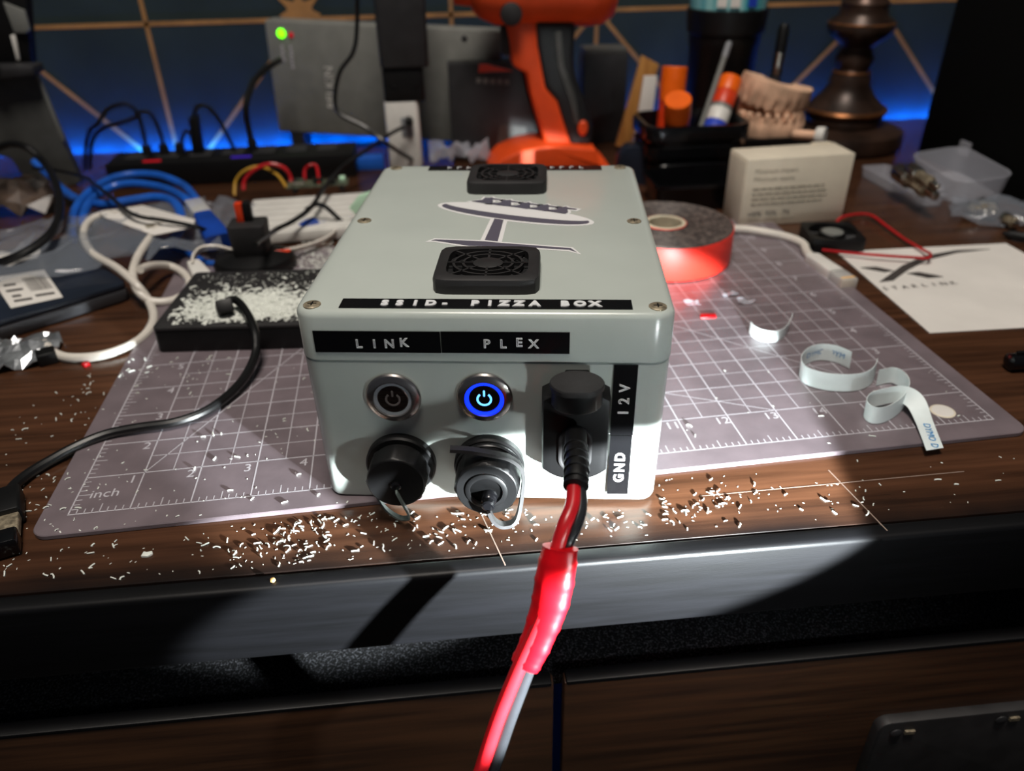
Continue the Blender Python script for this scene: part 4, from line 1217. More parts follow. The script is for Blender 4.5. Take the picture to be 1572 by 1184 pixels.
c2, of2 = curl('largest white paper curl, an open ring on the mat', [(0.3838, 0.0739, 0.003), (0.3793, 0.0816, 0.003), (0.371, 0.0848, 0.003), (0.3618, 0.0809, 0.003), (0.3547, 0.072, 0.003), (0.3533, 0.0628, 0.003), (0.3589, 0.0562, 0.003), (0.3691, 0.0524, 0.003), (0.38, 0.0529, 0.003), (0.3884, 0.0583, 0.003), (0.394, 0.0657, 0.003)],
               [(0, 0.15, 1)] * 11, 0.0096)
tl = [(0.3895, 0.0556, 0.003), (0.3981, 0.0565, 0.0034), (0.4002, 0.0488, 0.004), (0.3967, 0.0392, 0.004), (0.3879, 0.0296, 0.0032), (0.3771, 0.0232, 0.003), (0.3704, 0.0229, 0.003), (0.3693, 0.0287, 0.003), (0.3745, 0.0351, 0.003), (0.3817, 0.0362, 0.004), (0.3886, 0.0347, 0.006), (0.3908, 0.0293, 0.007), (0.3903, 0.0203, 0.005), (0.3872, 0.0085, 0.004), (0.3835, -0.0025, 0.004)]
wds = [(0, 0.1, 1)] * 9 + [(0.0, 0.15, 1), (0.2, 0.2, 1), (0.9, 0.1, 0.6), (1, 0.12, 0.1), (1, 0.12, 0), (1, 0.12, 0)]
c3, of3 = curl('white paper curl with a flat tail hanging over the mat edge', tl, wds, 0.0090)
S = spline(tl, 6)
for s_, i0 in (('DYMO', 77), ('D', 82)):
    c = S[i0] - of3 + Vector((0.0032, 0.0004, 0.0006))
    d_ = (S[i0 + 2] - S[i0 - 2]).normalized()
    G().text(s_, 0.0046, frame(c, d_, Z.cross(d_))).build('blue_print', 'dymoink', c3, smooth=0, fix=False)
for i, s_ in ((5, 'DYMO'), (14, 'DYMO')):
    S2 = spline([(0.3838, 0.0739, 0.003), (0.3793, 0.0816, 0.003), (0.371, 0.0848, 0.003), (0.3618, 0.0809, 0.003)], 6)
    c = S2[min(i, 16)] - of2
    d_ = (S2[min(i, 16) - 2] - S2[min(i, 16) + 2]).normalized()
    G().text(s_, 0.0042, frame(c + Vector((0, -0.0004, 0.0038)), d_, Z)).build('blue_print', 'dymoink', c2, smooth=0, fix=False)
dsc = thing('round_sticker', 'small off-white round sticker on the mat beside the curl', 'sticker', (0.4105, 0.029, 0.0025))
G().lathe([(0.0060, 0), (0.0060, 0.0003), (0.0056, 0.0005)], 32).build('disc', 'cream', dsc)
G().lathe([(0.0052, 0.0004), (0.0050, 0.0006)], 32).build('disc_face', 'paper', dsc)
cap = thing('small_cylinder', 'short black plastic cylinder lying at the right edge of the desk', 'cylinder', (0.469, 0.0666, 0.005))
m = along((0, 0, 0), (0.03, -0.001, 0))
G().lathe([(0.0028, 0), (0.0048, 0.0010), (0.0050, 0.030), (0.0045, 0.031)], 20, m).build('cap_body', 'blackgloss', cap)
G().box((0.016, 0, 0.0055), (0.024, 0.0022, 0.0010)).build('clip', 'black', cap)
tag(G().prism([(0.3235, 0.1483, 0)[:2], (0.3333, 0.1478, 0)[:2], (0.332, 0.1427, 0)[:2], (0.3223, 0.1431, 0)[:2]], 0.0025, 0.0032).build('red_sliver', 'redtape', bevel=0.0002), 'thin red sliver on the mat in front of the tape roll', 'scrap')

# ================================================================ the clutter on the left
# ---- dark grey slanted stand with a black arm
stn = thing('tablet_stand', 'dark grey slanted plastic stand at the back left corner of the desk', 'stand', (-0.2150, 0.500, 0))
sO = TR(0.2150, -0.500, 0)
def st_part(name, m, pts, y0, depth, bevel=0.001):
    return G().prism(vo(*pts), 0, depth, sO @ xz(y0)).build(name, m, stn, bevel=bevel)
st_part('leaning_plate', 'darkgrey', ((-0.2347, 0.5, 0.1018), (-0.1825, 0.5, 0.1011), (-0.1713, 0.5, 0.0022), (-0.2151, 0.5, -0.0071), (-0.2269, 0.5, 0.0282), (-0.259, 0.5, 0.0356)), 0.505, 0.012, 0.0015)
st_part('plate_rim', 'midgrey', ((-0.1805, 0.492, 0.1024), (-0.1778, 0.492, 0.1024), (-0.1725, 0.492, 0.0429), (-0.1759, 0.492, 0.0413)), 0.494, 0.002, 0.0004)
st_part('top_ledge', 'charcoal', ((-0.2272, 0.49, 0.1097), (-0.1742, 0.49, 0.109), (-0.1745, 0.49, 0.1015), (-0.2318, 0.49, 0.097)), 0.500, 0.022, 0.0015)
st_part('black_arm', 'black', ((-0.2132, 0.51, 0.1732), (-0.1712, 0.51, 0.1721), (-0.1887, 0.51, 0.1029), (-0.2392, 0.51, 0.1024)), 0.522, 0.014, 0.002)
st_part('grey_panel', 'midgrey', ((-0.193, 0.505, 0.1567), (-0.1777, 0.505, 0.1497), (-0.178, 0.505, 0.1343), (-0.1826, 0.505, 0.1318), (-0.1921, 0.505, 0.1326)), 0.507, 0.003, 0.0006)
st_part('white_trim', 'white', ((-0.1961, 0.505, 0.1307), (-0.1921, 0.505, 0.1311), (-0.1947, 0.505, 0.1105), (-0.1975, 0.505, 0.1105)), 0.507, 0.003, 0.0006)
st_part('pale_knob', 'plaster', ((-0.2064, 0.49, 0.1227), (-0.1995, 0.49, 0.1225), (-0.1986, 0.49, 0.1172), (-0.2041, 0.49, 0.1047), (-0.213, 0.49, 0.1039)), 0.478, 0.008, 0.002)

# ---- long black hub with plugged-in leads
ha, hb = Vector((-0.1387, 0.4759, 0)), Vector((0.0891, 0.4792, 0))
hub = thing('power_strip', 'long black power strip with dim red and violet lights before the wall', 'power strip', tuple((ha + hb) / 2), math.atan2(hb.y - ha.y, hb.x - ha.x))
hl = (hb - ha).length
G().box((0, 0.022, 0.0115), (hl, 0.044, 0.023)).build('case', 'black', hub, bevel=0.002)
for i in range(7):
    G().box((-hl / 2 + 0.024 + i * (hl - 0.05) / 6, 0.024, 0.0236), (0.020, 0.024, 0.0012)).build('socket_face', 'charcoal', hub, bevel=0.0004)
for x, m in ((-hl * 0.33, 'redled'), (-hl * 0.30, 'redled'), (hl * 0.02, 'violetled'), (hl * 0.06, 'violetled')):
    G().box((x, 0.004, 0.0234), (0.009, 0.003, 0.0010)).build('indicator', m, hub)
def lead_arc(label, pts, r=0.0019, plug=True):
    o0 = Vector(pts[0])
    t = thing('plugged_lead', label, 'cable', tuple(o0), 0, 'black leads plugged into the power strip')
    G().tube([Vector(p) - o0 for p in pts], r, 8, 6).build('cord', 'rubber', t)
    if plug:
        G().prism(rrect(0.0052, 0.0045, 0.0015, 3), -0.004, 0.020, along((0, 0, 0), Vector(pts[1]) - o0) if False else ID, rrect(0.0036, 0.0032, 0.001, 3)).build('plug', 'black', t, bevel=0.0006)
    return t
PY = 0.500
lead_arc('black lead with the tallest loop at the left end of the power strip', [(-0.1056, 0.5, 0.0129), (-0.1059, 0.5, 0.0259), (-0.1044, 0.5, 0.0499), (-0.1063, 0.5, 0.0647), (-0.1151, 0.5, 0.0708), (-0.1307, 0.5, 0.0668), (-0.1429, 0.5, 0.0544), (-0.1556, 0.51, 0.0467), (-0.1636, 0.51, 0.0319), (-0.1715, 0.51, 0.0093)])
lead_arc('second black lead from the left end of the power strip', [(-0.0897, 0.5, 0.0134), (-0.09, 0.5, 0.0221), (-0.0895, 0.5, 0.0434), (-0.0934, 0.5, 0.0607), (-0.1026, 0.5, 0.0633), (-0.1099, 0.5, 0.0578), (-0.1256, 0.5, 0.0538), (-0.1421, 0.51, 0.0485), (-0.158, 0.515, 0.0365), (-0.1685, 0.515, 0.0089)])
lead_arc('third black lead from the left, with a short loop', [(-0.075, 0.5, 0.014), (-0.0745, 0.5, 0.0215), (-0.0715, 0.5, 0.0366), (-0.0669, 0.5, 0.0436), (-0.0624, 0.5, 0.0423), (-0.0622, 0.5, 0.0301), (-0.0642, 0.5, 0.016)], 0.0017)
lead_arc('thick upright black plug and lead in the middle of the power strip', [(-0.0591, 0.5, 0.0146), (-0.0568, 0.5, 0.0299), (-0.0562, 0.5, 0.0539), (-0.0512, 0.5, 0.0654), (-0.0428, 0.5, 0.0663), (-0.0353, 0.5, 0.0572), (-0.0303, 0.5, 0.0439), (-0.0251, 0.5, 0.0255), (-0.0222, 0.5, 0.0154)])
G().prism(vo((-0.0602, 0.5, 0.057), (-0.0515, 0.5, 0.059), (-0.0537, 0.5, 0.0168), (-0.0624, 0.5, 0.016)), -0.005, 0.005, xz(PY)).build('lead_plug', 'black', None, bevel=0.001)
bpy.data.objects['lead_plug']['label'] = 'tall black moulded plug standing on the power strip'
bpy.data.objects['lead_plug']['category'] = 'plug'
lead_arc('thick black lead rising right of the middle of the power strip', [(-0.0076, 0.5, 0.0147), (-0.0075, 0.5, 0.0278), (-0.0083, 0.5, 0.049), (-0.0061, 0.5, 0.0666), (0.0005, 0.52, 0.0827), (0.0106, 0.54, 0.0905), (0.0197, 0.565, 0.0938)], 0.0030)

# ---- dark closed laptop with bag and barcode label
la, lb_ = Vector((-0.0992, 0.1778, 0)), Vector((-0.0418, 0.2237, 0))
dv = (lb_ - la).normalized()
lp = thing('laptop', 'dark navy closed laptop at the left edge under a clear plastic bag', 'laptop', tuple(lb_), math.atan2(dv.y, dv.x))
G().prism(rrect(0.130, 0.060, 0.006, 4, -0.130, 0.060), 0.0010, 0.0085).build('base_half', 'edge', lp, bevel=0.0008)
G().prism(rrect(0.130, 0.060, 0.006, 4, -0.130, 0.0605), 0.0090, 0.0130).build('lid_half', 'navy', lp, bevel=0.0010)
for x in (-0.03, -0.23):
    G().lathe([(0.004, 0), (0.004, 0.0012)], 16, TR(x, 0.02, 0)).build('rubber_foot', 'rubber', lp)
LT = 0.0132
bl = [Vector((-0.1369, 0.2433, 0.0132)), Vector((-0.1019, 0.192, 0.0132)), Vector((-0.0754, 0.2044, 0.0132)), Vector((-0.1058, 0.2522, 0.0132))]
bc = (bl[0] + bl[2]) / 2
bar = thing('barcode_label', 'white label with a black barcode on the dark laptop', 'label', (bc.x, bc.y, 0.0132))
G().prism([(p.x - bc.x, p.y - bc.y) for p in bl], 0.0001, 0.0005).build('label_sheet', 'paper', bar, bevel=0.0001)
ex, ey = (bl[3] - bl[0]), (bl[1] - bl[0])
def lq(s, t):
    p = bl[0] + ex * s + ey * t - bc
    return (p.x, p.y)
random.seed(4)
s = 0.50
while s < 0.90:
    w = random.choice((0.008, 0.014, 0.022))
    G().prism([lq(s, 0.18), lq(s + w, 0.18), lq(s + w, 0.62), lq(s, 0.62)], 0.0004, 0.0007, None).build('bar', 'inkdark', bar, smooth=0)
    s += w + random.choice((0.010, 0.016))
for i, (s0, s1, t) in enumerate(((0.12, 0.34, 0.30), (0.10, 0.40, 0.48), (0.14, 0.30, 0.66), (0.12, 0.44, 0.80), (0.52, 0.86, 0.74))):
    G().prism([lq(s0, t), lq(s1, t), lq(s1, t + 0.06), lq(s0, t + 0.06)], 0.0004, 0.0007, None).build('printed_line', 'inkdark', bar, smooth=0)
# clear bag lying over the laptop and coil
film('plastic_bag', 'clear plastic bag lying over the laptop and the blue cable coil', 'plastic bag', (-0.078, 0.300, 0.0135), math.radians(20), 0.150, 0.110, 0.010, 21, 'film', dome=0.006, nx=14, ny=11)
ll = [(-0.0928, 0.3314, 0.026), (-0.0636, 0.3424, 0.028), (-0.014, 0.3026, 0.026), (-0.0118, 0.286, 0.026), (-0.0358, 0.2738, 0.026), (-0.0846, 0.3186, 0.026)]
cl_ = Vector((-0.0506, 0.308, 0.026))
wl = thing('folded_leaflet', 'folded white paper leaflet inside the loop of blue cable', 'paper', tuple(cl_))
G().prism([(p[0] - cl_.x, p[1] - cl_.y) for p in ll], 0, 0.0005).build('sheet', 'paper', wl, bevel=0.0001)
G().prism([(p[0] - cl_.x, p[1] - cl_.y) for p in ((-0.0488, 0.2967, 0.026), (-0.0413, 0.2997, 0.026), (-0.0374, 0.2923, 0.026), (-0.0444, 0.288, 0.026))], 0.0004, 0.0008).build('printed_patch', 'ink', wl, smooth=0)

# ---- blue network cable coil
bcz = 0.016
bcl = thing('blue_network_cable', 'bright blue network cable coiled on the clear bag', 'cable coil', (-0.079, 0.3735, 0))
bo = Vector((-0.079, 0.3735, 0))
def rb_(p):
    return tuple(Vector(p) - bo)
G().tube([rb_(p) for p in ((-0.1069, 0.3074, 0.014), (-0.1147, 0.3279, 0.016), (-0.1248, 0.3653, 0.018), (-0.1242, 0.3959, 0.022), (-0.1161, 0.4241, 0.024), (-0.0997, 0.4368, 0.024), (-0.0753, 0.4291, 0.024), (-0.0483, 0.399, 0.024), (-0.0305, 0.3655, 0.024), (-0.0209, 0.3444, 0.022))], 0.0034, 10, 6).build('outer_turn', 'blue', bcl)
G().tube([rb_(p) for p in ((-0.1051, 0.329, 0.014), (-0.111, 0.3435, 0.018), (-0.1174, 0.3808, 0.02), (-0.1102, 0.4078, 0.022), (-0.0913, 0.4093, 0.024), (-0.0641, 0.3944, 0.024), (-0.0401, 0.3669, 0.024), (-0.0254, 0.3448, 0.02))], 0.0034, 10, 6).build('middle_turn', 'blue', bcl)
G().tube([rb_(p) for p in ((-0.1629, 0.439, 0.01), (-0.1343, 0.4013, 0.014), (-0.1031, 0.3689, 0.02), (-0.0824, 0.3695, 0.022), (-0.0622, 0.3716, 0.023), (-0.0451, 0.3577, 0.023), (-0.0317, 0.3279, 0.022), (-0.0264, 0.3015, 0.02), (-0.0305, 0.2888, 0.016), (-0.04, 0.2926, 0.012))], 0.0036, 10, 6).build('inner_turn', 'blue', bcl)
G().tube([rb_(p) for p in ((-0.0371, 0.2922, 0.012), (-0.0262, 0.2954, 0.006), (-0.0024, 0.2721, 0.004), (0.0113, 0.2726, 0.004), (0.0242, 0.2781, 0.004))], 0.0024, 10, 6).build('loose_end', 'blue', bcl)
pA, pB, pC = Vector(rb_((-0.0237, 0.3393, 0.026))), Vector(rb_((-0.012, 0.3164, 0.024))), Vector(rb_((0.0056, 0.281, 0.016)))
G().box((0, 0, 0), (0.013, 0.009, (pB - pA).length * 1.1), along((pA + pB) / 2, pB)).build('clear_plug', 'clear', bcl, bevel=0.0008)
G().loft([[along(pB, pC) @ Vector((x, y, z)) for x, y in rrect(h, h * 0.7, h * 0.3, 3)] for z, h in ((0, 0.0066), ((pC - pB).length * 0.7, 0.0092), ((pC - pB).length, 0.0088))]).build('plug_boot', 'bluedark', bcl, smooth=40)
film('plastic_sleeve', 'crumpled clear sleeve around the blue plug boot', 'plastic sleeve', (-0.0071, 0.363, 0), 0.2, 0.050, 0.070, 0.010, 31, 'film', dome=0.014, nx=7, ny=7)

# ---- white cable snaking over laptop edge and mat
wc_ = thing('white_usb_cable', 'white cable looping from the laptop across the desk to a small black plug', 'cable', (-0.0663, 0.1564, 0))
wo = Vector((-0.0663, 0.1564, 0))
def rw(p):
    return tuple(Vector(p) - wo)
G().tube([rw(p) for p in ((-0.0718, 0.1603, 0.004), (-0.0647, 0.1508, 0.003), (-0.0523, 0.1423, 0.003), (-0.0357, 0.1417, 0.003), (-0.0221, 0.1508, 0.003), (-0.0157, 0.1672, 0.003), (-0.0175, 0.1885, 0.003), (-0.0255, 0.208, 0.006), (-0.0327, 0.2134, 0.016), (-0.0511, 0.2368, 0.018), (-0.0732, 0.2602, 0.019), (-0.0894, 0.2869, 0.02), (-0.0979, 0.3119, 0.021), (-0.0979, 0.3289, 0.022), (-0.0877, 0.3335, 0.024), (-0.0779, 0.3262, 0.025))], 0.0027, 10, 6).build('long_run', 'whitecable', wc_)
G().tube([rw(p) for p in ((-0.0378, 0.3006, 0.026), (-0.0394, 0.2848, 0.024), (-0.0407, 0.2625, 0.022), (-0.0412, 0.2442, 0.019), (-0.0371, 0.2231, 0.017), (-0.0314, 0.2109, 0.012), (-0.0238, 0.2077, 0.006), (-0.0127, 0.2104, 0.004), (-0.0054, 0.2215, 0.004), (-0.0075, 0.2386, 0.004), (-0.0163, 0.2553, 0.005), (-0.027, 0.2613, 0.008), (-0.0314, 0.2431, 0.016), (-0.033, 0.2274, 0.02))], 0.0027, 10, 6).build('inner_loop', 'whitecable', wc_)
m = along(rw((-0.0604, 0.1462, 0.004)), rw((-0.0713, 0.1407, 0.004)))
G().prism(rrect(0.0052, 0.0036, 0.0012, 3), 0, 0.010, m).build('plug', 'black', wc_, bevel=0.0006)
wp = thing('white_patch_lead', 'short white flat lead with a white plug left of the black puck', 'cable', (-0.0048, 0.2515, 0.0025))
wo2 = Vector((-0.0048, 0.2515, 0.0025))
def rw2(p):
    return tuple(Vector(p) - wo2)
G().ribbon([rw2(p) for p in ((-0.0051, 0.2489, 0.012), (-0.0063, 0.2594, 0.014), (-0.004, 0.2724, 0.014), (0.0055, 0.276, 0.013), (0.0191, 0.2691, 0.012), (0.0366, 0.2667, 0.01), (0.0536, 0.2741, 0.008), (0.0702, 0.2895, 0.006), (0.0818, 0.3078, 0.005), (0.0854, 0.3285, 0.005), (0.08, 0.3472, 0.005), (0.0708, 0.3638, 0.004))], [(0.1, -0.7, 0.7)] * 12, 0.0060, 0.0008).build('flat_cord', 'whitecable', wp, smooth=50)
G().ribbon([rw2(p) for p in ((0.0475, 0.2666, 0.0094), (0.0523, 0.2681, 0.009), (0.0573, 0.2714, 0.0084))], [(0.1, -0.7, 0.7)] * 3, 0.0062, 0.0012).build('red_band', 'redlabel', wp)
mA, mB = Vector(rw2((-0.0064, 0.2525, 0.012))), Vector(rw2((0.0068, 0.2278, 0.008)))
G().loft([[along(mA, mB) @ Vector((x, y, z)) for x, y in rrect(h, h * 0.7, h * 0.3, 3)] for z, h in ((0, 0.0042), (0.008, 0.0052), ((mB - mA).length, 0.0066))]).build('boot', 'white', wp, smooth=40)
G().box((0, 0, 0), (0.0116, 0.0080, 0.012), along(mB, mB + (mB - mA))).build('clear_plug', 'clear', wp, bevel=0.0006)

# ---- black cables at the far left
tag(G().tube([(-0.2225, 0.44, 0.0445), (-0.198, 0.44, 0.0534), (-0.178, 0.43, 0.053), (-0.1635, 0.42, 0.043), (-0.1311, 0.3605, 0.04), (-0.1119, 0.3142, 0.036), (-0.1021, 0.2775, 0.034), (-0.1064, 0.2588, 0.03), (-0.1177, 0.2471, 0.026), (-0.1395, 0.2444, 0.02)], 0.0030, 10, 6).build('thick_black_cable', 'rubber'), 'thick black cable bowing out at the left edge above the laptop', 'cable')
tag(G().tube([(-0.1884, 0.4499, 0.03), (-0.1651, 0.4452, 0.028), (-0.1325, 0.4143, 0.03), (-0.106, 0.3754, 0.032), (-0.0821, 0.3395, 0.032), (-0.0622, 0.3097, 0.032), (-0.048, 0.2964, 0.032), (-0.0331, 0.2915, 0.031), (-0.0087, 0.2828, 0.028), (-0.002, 0.29, 0.02), (0.0055, 0.2861, 0.012), (0.0173, 0.2719, 0.01)], 0.0016, 8, 6).build('thin_black_cable', 'rubber'), 'thin black cable crossing over the coiled blue cable', 'cable')
tag(G().tube([(-0.1961, 0.4715, 0.03), (-0.1813, 0.459, 0.02), (-0.1686, 0.4484, 0.012), (-0.1572, 0.437, 0.008)], 0.0030, 8, 6).build('blue_cable_stub', 'blue'), 'short blue cable end behind the thick black cable', 'cable')
film('crumpled_wrapper', 'crumpled brown plastic wrapper at the left edge behind the laptop', 'wrapper', (-0.2097, 0.4369, 0), 0.2, 0.080, 0.070, 0.014, 41, 'brownjunk', dome=0.016)
film('white_wrapper', 'small crumpled white paper at the left edge on the laptop', 'wrapper', (-0.1389, 0.2697, 0.014), 0.3, 0.042, 0.026, 0.006, 43, 'paper', nx=5, ny=4)
film('silver_pouch', 'silver bubble wrap pouch at the left edge in front of the laptop', 'pouch', (-0.0896, 0.15, 0), math.radians(20), 0.055, 0.036, 0.006, 51, 'silver', dome=0.004, nx=12, ny=9)
rc = thing('red_clip', 'tiny red plastic chip on the desk in front of the white cable', 'scrap', (-0.0409, 0.1362, 0))
G().prism([(-0.0022, -0.001), (0.0, -0.0024), (0.0024, -0.0002), (0.0016, 0.0016), (-0.0014, 0.0014)], 0, 0.0022).build('chip', 'redtape', rc, bevel=0.0003)

# ---- black project box covered in plastic dust
pbx = thing('dusty_black_box', 'black plastic box with white dust on top left of the enclosure', 'project box', (0.0, 0.140, 0.0025), math.radians(-4.0))
G().prism(rrect(0.051, 0.040, 0.003, 3, 0.049, 0.042), 0, 0.0135).build('case', 'black', pbx, bevel=0.0008)
G().prism(rrect(0.051, 0.040, 0.003, 3, 0.049, 0.042), 0.0138, 0.0160).build('case_lid', 'blackmatte', pbx, bevel=0.0006)
random.seed(17)
g = G()
def flake(g, x, y, z, s, flat=0.35):
    a = random.uniform(0, PI)
    l, w, h = s * random.uniform(0.6, 1.6), s * random.uniform(0.3, 0.6), s * flat
    c_, s_ = math.cos(a), math.sin(a)
    P = []
    for k in (0, 1):
        for (i, j) in ((-1, -1), (1, -1), (1, 1), (-1, 1)):
            P.append((x + (c_ * i * l - s_ * j * w) * (1 - 0.3 * k), y + (s_ * i * l + c_ * j * w) * (1 - 0.3 * k), z + k * h + random.uniform(0, 0.4) * h))
    g.add(P, [(0, 3, 2, 1), (4, 5, 6, 7), (0, 1, 5, 4), (1, 2, 6, 5), (2, 3, 7, 6), (3, 0, 4, 7)])
for i in range(2600):
    x = random.gauss(0.050, 0.022)
    y = random.gauss(0.026, 0.011)
    if 0.004 < x < 0.096 and 0.006 < y < 0.078:
        flake(g, x, y, 0.0158 + random.random() * 0.0014, random.uniform(0.0005, 0.0019))
for i in range(700):
    flake(g, random.uniform(0.004, 0.096), random.uniform(0.006, 0.078), 0.0158, random.uniform(0.0003, 0.0008))
du = g.build('dust', 'dust', pbx, smooth=0, fix=False)
du['kind'] = 'stuff'
du['label'] = 'white plastic dust heaped on the lid'
# cable from the dusty box to the metal plug at the left
bcb = thing('black_usb_cable', 'black cable curving from the dusty box over the mat to a metal plug', 'cable', (-0.0329, 0.0159, 0))
bo2 = Vector((-0.0329, 0.0159, 0))
def r2(p):
    return tuple(Vector(p) - bo2)
G().tube([r2(p) for p in ((0.0373, 0.1555, 0.022), (0.0396, 0.1574, 0.026), (0.045, 0.1567, 0.026), (0.0532, 0.1425, 0.024), (0.0596, 0.1269, 0.02), (0.0604, 0.1168, 0.013), (0.058, 0.1012, 0.009), (0.0522, 0.0861, 0.0065), (0.0428, 0.071, 0.0058), (0.0296, 0.0624, 0.0056), (0.013, 0.0599, 0.0056), (-0.0017, 0.057, 0.005), (-0.0134, 0.0501, 0.004), (-0.0232, 0.04, 0.0032), (-0.0294, 0.03, 0.0032), (-0.0314, 0.0204, 0.0036), (-0.029, 0.0091, 0.0046))], 0.0024, 10, 6).build('cord', 'rubber', bcb)
G().prism(rrect(0.0046, 0.0040, 0.001, 3), 0, 0.014, along(r2((0.0357, 0.1593, 0.0185)), r2((0.041, 0.1455, 0.03)))).build('box_plug', 'black', bcb, bevel=0.0006)
m = along(r2((-0.0308, 0.015, 0.005)), r2((-0.0227, -0.0063, 0.005)), (0, 0, 1))
G().prism(rrect(0.0062, 0.0042, 0.0015, 3), 0, 0.019, m, rrect(0.0070, 0.0045, 0.0015, 3)).build('plug_body', 'black', bcb, bevel=0.0008)
G().prism(rrect(0.0060, 0.0022, 0.0005, 2), 0.019, 0.031, m).build('metal_shell', 'steel', bcb, bevel=0.0003)
G().prism(rrect(0.0060, 0.0040, 0.0010, 2), 0.031, 0.040, m).build('plug_tip', 'blackgloss', bcb, bevel=0.0006)

# ---- black puck with square post
pk = thing('black_puck', 'black round puck with a square post and red tab behind the dusty box', 'holder', (0.0330, 0.2630, 0.0025))
G().lathe([(0.024, 0), (0.0285, 0.0015), (0.0290, 0.0050), (0.0270, 0.0085), (0.018, 0.0115), (0.012, 0.0125)], 40, Matrix.Diagonal((1, 0.85, 1, 1))).build('base', 'black', pk, smooth=40)
G().prism(rrect(0.0115, 0.0100, 0.003, 4), 0.0105, 0.034, None, rrect(0.0128, 0.0110, 0.003, 4)).build('post', 'blackmatte', pk, bevel=0.0010)
G().box((-0.0045, 0.003, 0.040), (0.0050, 0.0060, 0.014)).build('red_tab', 'redlabel', pk, bevel=0.0006)
G().box((0.0010, 0.003, 0.040), (0.0052, 0.0060, 0.014)).build('black_tab', 'black', pk, bevel=0.0006)

# ---- white breadboard with board and wires
ba, bb_ = Vector((0.0277, 0.3133, 0)), Vector((0.1004, 0.3167, 0))
bd = thing('breadboard', 'white breadboard with jumper wires left of the rear of the enclosure', 'breadboard', tuple(ba), math.atan2(bb_.y - ba.y, bb_.x - ba.x) + 0.02)
G().box((0.036, 0.040, 0.0055), (0.100, 0.085, 0.0085)).build('board_base', 'white', bd, bevel=0.0008)
for k in range(6):
    G().box((0.036, 0.006 + 0.0135 * k, 0.0101), (0.098, 0.0118, 0.0012)).build('contact_strip', 'white', bd, bevel=0.0004)
for x in (0.0, 0.07):
    G().box((x, 0.04, 0.0006), (0.01, 0.07, 0.0013)).build('adhesive_pad', 'paper', bd)
pcb = thing('circuit_module', 'small green circuit module standing on the white breadboard', 'circuit board', (0.0626, 0.4088, 0.011), 0.05)
G().box((0, 0, 0.006), (0.052, 0.016, 0.0016)).build('board', 'pcb', pcb)
for x in (-0.02, 0.02):
    G().box((x, 0, 0.0028), (0.004, 0.012, 0.0056)).build('pin_header', 'black', pcb)
for x, y, sx, sy, mm in ((-0.016, 0, 0.010, 0.010, 'nickel'), (0.0, 0.001, 0.008, 0.009, 'black'), (0.012, -0.002, 0.007, 0.006, 'charcoal'), (0.021, 0.002, 0.005, 0.006, 'palegreen')):
    G().box((x, y, 0.0085), (sx, sy, 0.0036)).build('component', mm, pcb, bevel=0.0005)
def wire(label, pts, m, r=0.0013):
    tag(G().tube(pts, r, 8, 6).build('jumper_wire', m), label, 'wire', 'jumper wires on the breadboard')
wire('left red jumper wire arching behind the breadboard', [(-0.0032, 0.4157, 0.012), (-0.0013, 0.42, 0.0198), (0.0092, 0.42, 0.0285), (0.0227, 0.42, 0.0324), (0.0337, 0.42, 0.0285), (0.038, 0.42, 0.0203), (0.0377, 0.4141, 0.014)], 'red', 0.0017)
wire('yellow jumper wire beside the left red one', [(-0.0133, 0.4214, 0.006), (-0.0119, 0.43, 0.0161), (-0.0022, 0.43, 0.0249), (0.0118, 0.43, 0.0278), (0.0267, 0.42, 0.0231), (0.0348, 0.4109, 0.014)], 'yellow', 0.0013)
wire('short red jumper wire at the middle of the breadboard', [(0.0494, 0.4198, 0.014), (0.0494, 0.43, 0.0226), (0.0547, 0.43, 0.027), (0.0602, 0.43, 0.0255), (0.0641, 0.4046, 0.018)], 'red', 0.0014)
bu = thing('blue_plug', 'small blue moulded plug between the breadboard and the enclosure', 'plug', (0.0495, 0.3176, 0.003))
a, b = Vector((0, 0, 0.003)), Vector((0.0688, 0.3301, 0.008)) - Vector((0.0495, 0.3176, 0.003))
m = along(a, b)
L = (b - a).length
G().loft([[m @ Vector((x, y, z)) for x, y in rrect(h, h * 0.8, h * 0.35, 3)] for z, h in ((0, 0.0028), (L * 0.35, 0.0046), (L * 0.7, 0.0062), (L, 0.0066))]).build('moulding', 'bluedark', bu, smooth=40)
G().box((0, 0, L + 0.003), (0.009, 0.004, 0.007), m).build('contact_end', 'bluedark', bu, bevel=0.0006)
gp = thing('pale_green_tag', 'pale green plastic tag leaning by the left side of the enclosure', 'tag', (0.1028, 0.377, 0), 0)
G().prism(vo((0.096, 0.33, 0.021), (0.1053, 0.33, 0.031), (0.1182, 0.33, 0.0345), (0.1192, 0.33, 0.0293), (0.1072, 0.33, 0.013), (0.1031, 0.33, 0.0132)), 0, 0.004, TR(*(-Vector((0.1028, 0.377, 0)))) @ xz(0.330)).build('tag_sheet', 'palegreen', gp, bevel=0.0008)

